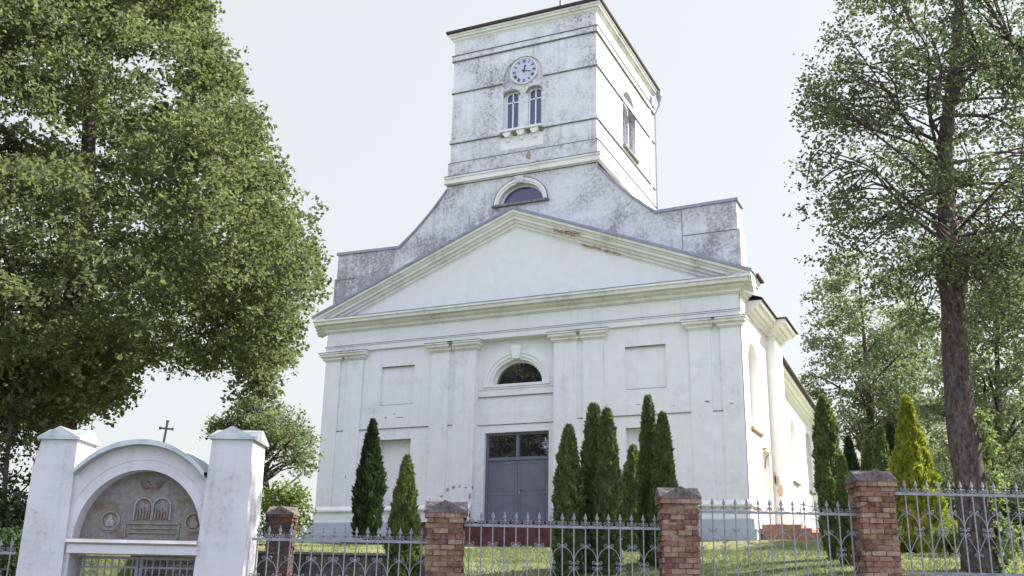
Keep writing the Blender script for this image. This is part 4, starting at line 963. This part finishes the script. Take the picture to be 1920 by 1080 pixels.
# ================================================================== BRICK PIERS
def cross_gable_cap(mb, hx, hy, zb, zr, m=0):
    """square cap whose four faces end in small gables; two crossing ridges"""
    v = [(-hx,-hy,zb),(hx,-hy,zb),(hx,hy,zb),(-hx,hy,zb),(0,-hy,zr),(hx,0,zr),(0,hy,zr),(-hx,0,zr),(0,0,zr)]
    mb.add(v, [(0,1,4),(1,2,5),(2,3,6),(3,0,7),(0,4,8,7),(1,5,8,4),(2,6,8,5),(3,7,8,6),(0,3,2,1)], m)
def pier(px0, px1, ytop, D, label, group, zbot=-2.4, seed=1, bm_=None):
    bm_ = bm_ or M['brick']
    a = at(px0, ytop+60, D-.3); b = at(px1, ytop+60, D-.3); ua, ub = uv_of(a)[0], uv_of(b)[0]; hw = (ub-ua)/2; zt = at((px0+px1)/2, ytop, D-hw)[2]
    e = street_thing('brick_pier', (ua+ub)/2, D, zt, label, 'pier', group); r_ = random.Random(seed)
    H = zt-zbot; ch = .079; s = MB(); z = -.24; row = 0
    while z > -H:
        n = 2.5; bl = 2*hw/2.5
        for face in range(4):
            off = 0 if (row+face) % 2 else .5; x = -hw
            cuts = [-hw, -hw+bl*(.5 if off else 1)]
            while cuts[-1]+bl < hw-.05: cuts.append(cuts[-1]+bl)
            cuts.append(hw)
            for x0, x1 in zip(cuts, cuts[1:]):
                j = r_.uniform(-.022,.016); 
                if r_.random() < .10: j = .022
                bx = MB(); g_ = .006
                bx.box(x0+g_, x1-g_, -hw+j, -hw+.09, z-ch+.009+r_.uniform(-.002,.002), z-r_.uniform(.0,.004))
                Mr = Matrix.Rotation(face*PI/2, 4, 'Z'); s.add([tuple(Mr @ Vector(p)+Vector((r_.uniform(-.004,.004), r_.uniform(-.004,.004), r_.uniform(-.004,.004)))) for p in bx.v], bx.f)
        z -= ch; row += 1
    s.build('brick_shaft', bm_, e)
    c = MB(); c.box(-hw+.022, hw-.022, -hw+.022, hw-.022, -H, -.24); c.build('mortar_core', M['mortar'], e)
    cb = MB(); n = 4
    for face in range(4):
        Mr = Matrix.Rotation(face*PI/2, 4, 'Z')
        for k in range(4):
            bx = MB(); w_ = 2*(hw+.035)/4; bx.box(-hw-.035+k*w_+.003, -hw-.035+(k+1)*w_-.003, -hw-.035+r_.uniform(-.008,.008), -hw+.05, -.238, -.17); cb.add([tuple(Mr @ Vector(p)) for p in bx.v], bx.f)
    cb.box(-hw+.02,hw-.02,-hw+.02,hw-.02,-.237,-.171); cb.build('brick_collar', bm_, e)
    cc = MB(); hc = hw+.045; cc.box(-hc, hc, -hc, hc, -.168, -.14); cross_gable_cap(cc, hc, hc, -.14, .02)
    o = cc.build('cap', M['concrete'], e); return (ua, ub, zt)
gp = 'brick piers of the street fence'
P1 = pier(799, 868, 940, 15.5, 'leftmost brick pier of the fence, left of the church door', gp, seed=1)
P2_ = pier(1244, 1311, 914, 15.5, 'middle brick pier in front of the twin thujas', gp, seed=2)
P3 = pier(1616, 1681, 882, 15.5, 'rightmost tallest brick pier beside the golden thuja', gp, seed=3)
P0 = pier(499, 544, 950, 23.4, 'shaded sooty brick pier behind the fence next to the gateway', None, seed=4, zbot=-2, bm_=M['shadesootbrick'])
# ================================================================== FENCE PANELS
def spiral(cx, cz, r, sgn, up, n=14, turns=1.25, a0=0):
    pts = []
    for i in range(n+1):
        t = i/n; a = a0+sgn*t*turns*2*PI; rr = r*(1-.72*t); pts.append((cx+rr*math.cos(a), 0, cz+rr*math.sin(a)))
    return pts
def fence_panel(u0, u1, v, ztop, Hh, label, n, phase=0, group='wrought iron fence panels', zwall=None):
    e = street_thing('fence_panel', u0, v, ztop, label, 'fence', group); L = u1-u0; p = L/n
    for z in (0, -Hh):
        mb = MB(); mb.box(0, L, -.022, .022, z-.018, z+.018); mb.build('rail', M['iron'], e)
    bar = fin = None
    for i in range(n):
        x = p*(i+.5)
        if bar is None:
            mb = MB(); mb.box(-.009, .009, -.009, .009, -Hh-.08, .07); bar = mb.build('bar', M['iron'], e); bar.location = (x,0,0)
            mb = MB(); mb.lathe([(.011,.05),(.022,.065),(.022,.08),(.010,.095),(.012,.11)], seg=6)
            mb.add([(-.010,0,.11),(0,-.012,.11),(.010,0,.11),(0,.012,.11),(-.030,0,.125),(.030,0,.125),(0,-.010,.14),(0,.010,.14),(0,0,.215)], [(0,1,6,4),(1,2,5,6),(2,3,7,5),(3,0,4,7),(4,6,8),(6,5,8),(5,7,8),(7,4,8)])
            fin = mb.build('spear_tip', M['iron'], bar)
        else:
            c = bar.copy(); COL.objects.link(c); c.location = (x,0,0); c.parent = e
            f = fin.copy(); COL.objects.link(f); f.parent = c
    mb = MB()
    for i in range(n):           # crest of C scrolls and swags between the spears
        x = p*(i+.5)
        for s in (-1, 1):
            mb.tube(spiral(x+s*.045, .062, .030, s, 1, 10, 1.2, PI if s > 0 else 0), .0055, 4)
            mb.tube([(x+s*(.012+ (p/2-.012)*t), 0, .058-.038*math.sin(t*PI/2)) for t in (0,.33,.66,1)], .006, 4)
    zA, zB, zC, zD = -Hh*.235, -Hh*.44, -Hh*.50, -Hh*.76
    for i in range(n):
        x = p*(i+.5); even = (i+phase) % 2 == 0
        if even:
            for s in (-1, 1):
                mb.tube(spiral(x+s*.048, zA+.012, .032, s, 1, 10, 1.25, PI/2+s*PI/2 if s > 0 else 0), .006, 4)
                mb.tube(spiral(x+s*.046, zD-.012, .030, -s, 1, 10, 1.25, PI if s > 0 else 0), .006, 4)
                mb.tube([(x+s*p*math.sin(t*PI/2)*1.0, 0, zA-.02+(zB-zA)*(1-math.cos(t*PI/2))) for t in (0,.2,.4,.6,.8,1)], .0065, 4)
                mb.tube([(x+s*p*(1-t), 0, zC+(zD-zC)*(t**1.0)+.02*math.sin(t*PI)) for t in (0,.25,.5,.75,1)], .0065, 4)
            mb.box(x-.017, x+.017, -.017, .017, zA-.015, zA+.015)
        else:
            mb.box(x-.019, x+.019, -.019, .019, zB-.035, zB+.0); 
            for s in (-1, 1):
                mb.tube(spiral(x+s*.052, zB+.0, .030, s, 1, 10, 1.2, PI if s > 0 else 0), .006, 4); mb.tube(spiral(x+s*.052, zC-.015, .030, -s, 1, 10, 1.2, PI if s > 0 else 0), .006, 4)
    mb.build('scrollwork', M['iron'], e)
    return e
HH = 1.17
def zz(px, py): return float(at(px, py, 15.5)[2])
zs1, zs2, zs3, zs4 = zz(640,1014), zz(1050,988), zz(1450,962), zz(1800,928)
ug = ucoord(474, 1000, 15.5)
fence_panel(ug, P1[0], 15.5, zs1, HH, 'lowest fence panel between the gateway and the leftmost brick pier', 16, 1)
fence_panel(P1[1], P2_[0], 15.5, zs2, HH, 'fence panel between the two brick piers in front of the church door', 17, 0)
fence_panel(P2_[1], P3[0], 15.5, zs3, HH, 'fence panel in front of the brick side steps and lawn', 14, 1)
u4 = ucoord(1990, 1000, 15.5)
fence_panel(P3[1], u4, 15.5, zs4, HH, 'highest fence panel right of the tallest pier before the knobbed trunk', 15, 1)
fence_panel(ucoord(-260,1000,15.5), ucoord(30,1040,15.5), 15.5, zz(15, 1037), HH, 'fence panel left of the left gate pier at the picture edge', 14, 0)
def base_wall(u0, u1, zt, label):
    e = street_thing('fence_base_wall', u0, 15.5, zt, label, 'low wall', 'base walls of the street fence'); L = u1-u0
    mb = MB(); mb.box(0, L, -.17, .17, -2.2, -.06); mb.build('wall', M['mortar'], e)
    mb = MB(); mb.box(0, L, -.21, .21, -.058, 0); mb.build('coping', M['concrete'], e)
base_wall(ug, P1[0]-.003, zs1-HH-.08, 'concrete base wall under the lowest fence panel')
base_wall(P1[1]+.003, P2_[0]-.003, zs2-HH-.08, 'concrete base wall between the first two brick piers')
base_wall(P2_[1]+.003, P3[0]-.003, zs3-HH-.08, 'concrete base wall under the fence panel before the side steps')
base_wall(P3[1]+.003, u4, zs4-HH-.045, 'concrete base wall right of the tallest brick pier')
# ================================================================== GATEWAY
VG = 15.2
gt = street_thing('gateway', 0, VG, 0, 'white plastered arched gateway with faded mural between two tall piers', 'gateway')
def gx(px, py): return float(uv_of(at(px, py, VG))[0])
def gzz(px, py): return float(at(px, py, VG)[2])
def gpier(tl, tr, bl, br, ytop, depth, knee=None):
    xl, xr = gx(tl, ytop), gx(tr, ytop); xbl, xbr = gx(bl, 1080), gx(br, 1080); zt = gzz((tl+tr)/2, ytop); zb = gzz(bl, 1080); k = (-3-zt)/(zb-zt)
    xbl2, xbr2 = xl+(xbl-xl)*k, xr+(xbr-xr)*k
    lv = [(zt, xl, xr)]
    if knee: lv.append((gzz(*knee), gx(*knee), xr+(xbr-xr)*(gzz(*knee)-zt)/(zb-zt)))
    lv.append((zb, xbl, xbr)); lv.append((-3, xbl+(xbl-lv[-2][1])*(-3-zb)/(zb-lv[-2][0]) if knee else xbl2, xbr2))
    mb = MB(); vs = []
    for z, a, b in lv: vs += [(a,0,z),(b,0,z),(b,depth,z),(a,depth,z)]
    fs = [(0,1,2,3)]
    for i in range(len(lv)-1):
        o = i*4
        for q in range(4): fs.append((o+q, o+(q+1)%4, o+4+(q+1)%4, o+4+q))
    mb.add(vs, fs); po = mb.build('gate_pier', M['gate'], gt)
    c = MB(); cx, cy = (xl+xr)/2, depth/2; cm = MB(); hx, hy = (xr-xl)/2+.05, depth/2+.05
    cross_gable_cap(cm, hx, hy, 0, .17); cm.box(-hx, hx, -hy, hy, -.03, -.002); c.add([(x+cx, y+cy, z+zt+.032) for x, y, z in cm.v], cm.f); c.build('pier_cap', M['copper'], po)
    return xl, xr, zt, (xbl, xbr, zb)
GL = gpier(78, 146, 29, 114, 824, .72, (60, 884))
GR = gpier(398, 474, 362, 455, 824, .82)
# arched wall between
xa, xb = gx(138, 905), gx(384, 905)                     # ends of the arched coping
zc_end = gzz(260, 893); zc_top = gzz(262, 834)
xl_, xr_ = gx(134, 1000), gx(372, 1000); cxm = (gx(131,1010)+gx(373,1010))/2; rx = (gx(373,1010)-gx(131,1010))/2; zsp = gzz(250, 1012); zat = gzz(262, 880); 
Y0 = .06; TH = .62
half = (xb-xa)/2; cxa = (xa+xb)/2; rise = zc_top-zc_end
def topz(x):
    t = max(-1, min(1, (x-cxa)/half)); Rr_ = (half*half+rise*rise)/(2*rise); return zc_top-Rr_+math.sqrt(max(0, Rr_*Rr_-(t*half)**2))
mb = MB(); n = 40; x_left = GL[1]-.35; x_right = GR[0]+.2
X = [x_left+(x_right-x_left)*i/n for i in range(n+1)]
X = sorted(X+[cxm-rx, cxm+rx])
def lowz(x):
    d = (x-cxm)/rx; return zsp+(zat-zsp)*math.sqrt(max(0, 1-d*d)) if abs(d) <= 1 else zsp
for a, b in zip(X, X[1:]):
    la, lb = (lowz(a), lowz(b)); 
    if (a+b)/2 < cxm-rx or (a+b)/2 > cxm+rx: la = lb = -3
    for y in (Y0, Y0+TH): mb.quad((a,y,la),(b,y,lb),(b,y,topz(b)-.002),(a,y,topz(a)-.002))
    mb.quad((a,Y0,la),(b,Y0,lb),(b,Y0+TH,lb),(a,Y0+TH,la))
for x in (cxm-rx, cxm+rx): mb.quad((x,Y0,-3),(x,Y0+TH,-3),(x,Y0+TH,zsp),(x,Y0,zsp))
aw = mb.build('arch_wall', M['gate'], gt)
mb = MB()
for a, b in zip(X, X[1:]):
    if a < xa-.03 or b > xb+.03: continue
    z1, z2 = topz(a), topz(b)
    for (q1, q2, y1, y2) in ((.0,.0,0,0),):
        mb.add([(a,-.10,z1),(b,-.10,z2),(b,Y0+TH+.12,z2),(a,Y0+TH+.12,z1),(a,-.10,z1+.075),(b,-.10,z2+.075),(b,Y0+TH+.12,z2+.075),(a,Y0+TH+.12,z1+.075)], [(0,1,2,3),(4,5,6,7),(0,1,5,4),(3,2,6,7)])
mb.build('arch_coping', M['copper'], gt)
# recessed arch ring step
mb = MB(); arch_band(mb, cxm, zsp, rx+.16, rx+.17, (zat-zsp)+.15, (zat-zsp)+.16, Y0-.01, Y0+.01); mb.build('ring_edge', M['gate'], gt)
# tympanum mural
ym = Y0+.26
mu = MB(); arch_face(mu, cxm, zsp, zsp, rx+.01, zat-zsp+.01, ym); muo = mu.build('mural', M['mural'], gt)
def ringm(name, cx, cz, r0, r1, m, y=ym-.03, y1=None, n=24, sx=1, parent=None):
    mb = MB()
    for k in range(n):
        a, b = 2*PI*k/n, 2*PI*(k+1)/n; q = lambda r, t, y_: (cx+r*sx*math.cos(t), y_, cz+r*math.sin(t))
        mb.quad(q(r0,a,y),q(r0,b,y),q(r1,b,y),q(r1,a,y)); mb.quad(q(r1,a,y),q(r1,b,y),q(r1,b,ym+.01),q(r1,a,ym+.01)); mb.quad(q(r0,a,y),q(r0,b,y),q(r0,b,ym+.01),q(r0,a,ym+.01))
    return mb.build(name, m, muo)
for px_, py_ in ((192, 973), (352, 976)):
    cx_, cz_ = gx(px_, py_), gzz(px_, py_)
    ringm('medallion_ring', cx_, cz_, .115, .155, M['muralochre'])
    ringm('medallion_ring', cx_, cz_, .165, .175, M['muralpale'], ym-.02)
    mb = MB(); mb.prism([(cx_-.06,cz_-.09),(cx_+.06,cz_-.09),(cx_+.065,cz_-.02),(cx_+.03,cz_+.02),(cx_+.03,cz_+.07),(cx_-.02,cz_+.09),(cx_-.035,cz_+.03),(cx_-.065,cz_-.01)], ym-.02, ym+.01); mb.build('medallion_relief', M['muralpale'] if px_ < 300 else M['muralochre'], muo)
for px_ in (255, 290):
    cx_, zb_ = gx(px_, 960), gzz(px_, 973); w_ = .145; hs = .20
    mb = MB(); arch_band(mb, cx_, zb_+hs, w_-.022, w_, .12, .145, ym-.04, ym+.01, legs=hs); mb.build('tablet_frame', M['muralpale'], muo)
    r_ = random.Random(px_); mb = MB()
    for k in range(5):
        xk = cx_-.09+.045*k; hk = r_.uniform(.13,.22); mb.prism([(xk-.012,zb_+.02),(xk+.014,zb_+.02),(xk+.017,zb_+hk*.7),(xk+.004,zb_+hk),(xk-.010,zb_+hk*.75)], ym-.03, ym+.01)
    mb.build('faded_figures', M['muralred'], muo)
x0_, x1_, z0_, z1_ = gx(217, 1008), gx(322, 1008), gzz(260, 1009), gzz(262, 978)
mb = MB()
for q in ((x0_,x1_,z0_,z0_+.02),(x0_,x1_,z1_-.02,z1_),(x0_,x0_+.02,z0_,z1_),(x1_-.02,x1_,z0_,z1_),(x0_+.06,x1_-.06,z0_+.085,z0_+.10),(x0_+.06,x1_-.06,z0_+.15,z0_+.165)): mb.box(q[0],q[1],ym-.025,ym+.01,q[2],q[3])
mb.build('inscription_frame', M['muralochre'], muo)
mb = MB(); cx_, cz_ = gx(272, 905), gzz(272, 905)
for s in (-1, 1):
    for k in range(5): mb.tube([(cx_,ym-.01,cz_-.03),(cx_+s*.08,ym-.03,cz_+.04-.02*k),(cx_+s*(.21-.02*k),ym-.01,cz_+.05-.03*k)], [.015,.015,.004], 5)
mb.build('ornament', M['muralred'], muo)
# lintel
zl0, zl1 = gzz(250, 1039), gzz(250, 1013)
mb = MB(); mb.box(cxm-rx-.0, cxm+rx, Y0-.12, Y0+TH+.02, zl0, zl1-.07); mb.build('lintel', M['gate'], gt)
mb = MB(); sweep(mb, [(-.2, zl1+.02),(.01,zl1+.015),(.04,zl1-.0),(.045,zl1-.045),(.02,zl1-.068),(-.2,zl1-.068)], [(cxm-rx-.02,Y0-.12),(cxm+rx,Y0-.12)]); mb.build('lintel_coping', simple('bare_sheet_metal', (.50,.47,.44), (.66,.62,.58), 3, .28, .6, .7, .05), gt)
# cross on the coping
cr = street_thing('cross', gx(289, 829), VG+.4, gzz(289, 829)-.05, 'small plain iron cross standing on the gateway arch', 'cross')
mb = MB(); mb.box(-.014,.014,-.014,.014,0,.44); mb.box(-.10,.10,-.012,.012,.305,.333)
for q in ((-.10,.319),(.10,.319)): mb.box(q[0]-.012,q[0]+.012,-.016,.016,q[1]-.022,q[1]+.022)
mb.box(-.022,.022,-.016,.016,.43,.45); co = mb.build('cross_bars', M['black'], cr); co.rotation_euler = (0, R(4), 0)
# iron gate leaves
gw = 2*rx; zt = zl0-.03; zbot = -2.75; half = gw/2
for s, lab in ((0, 'left leaf of the iron gate under the arched gateway'), (1, 'right leaf of the iron gate under the arched gateway')):
    x0 = cxm-rx+.03+s*(half-.02); wl = half-.045
    e = street_thing('iron_gate', x0, VG+.35, zt, lab, 'gate', 'leaves of the iron gate'); Hg = zt-zbot
    f = MB()
    for q in ((0,.04,-Hg,0),(wl-.04,wl,-Hg,0),(.04,wl-.04,-.04,0),(.04,wl-.04,-Hg,-Hg+.04)): f.box(q[0],q[1],-.02,.02,q[2],q[3])
    f.build('frame', M['iron'], e); f = MB(); f.box(.041,wl-.041,-.018,.018,-.17,-.14); f.build('rail', M['iron'], e)
    nb = 8; first = None
    for k in range(nb):
        x = .04+(wl-.08)*(k+.5)/nb
        if first is None: b_ = MB(); b_.box(-.009,.009,-.009,.009,-Hg+.041,-.041); first = b_.build('bar', M['iron'], e); first.location = (x,0,0)
        else: c = first.copy(); COL.objects.link(c); c.parent = e; c.location = (x,0,0)
    f = MB()
    for k in range(nb-1):
        x = .04+(wl-.08)*(k+1)/nb
        if (s == 0 and k > 1) or (s == 1 and k < 4): continue
        for t in (-1, 1): f.tube(spiral(x+t*.03, -.10, .03, t, 1, 10, 1.2, PI if t > 0 else 0), .006, 4); f.tube(spiral(x+t*.03, -.24, .035, t, 1, 10, 1.2, PI if t > 0 else 0), .006, 4)
    f.build('scrollwork', M['iron'], e)
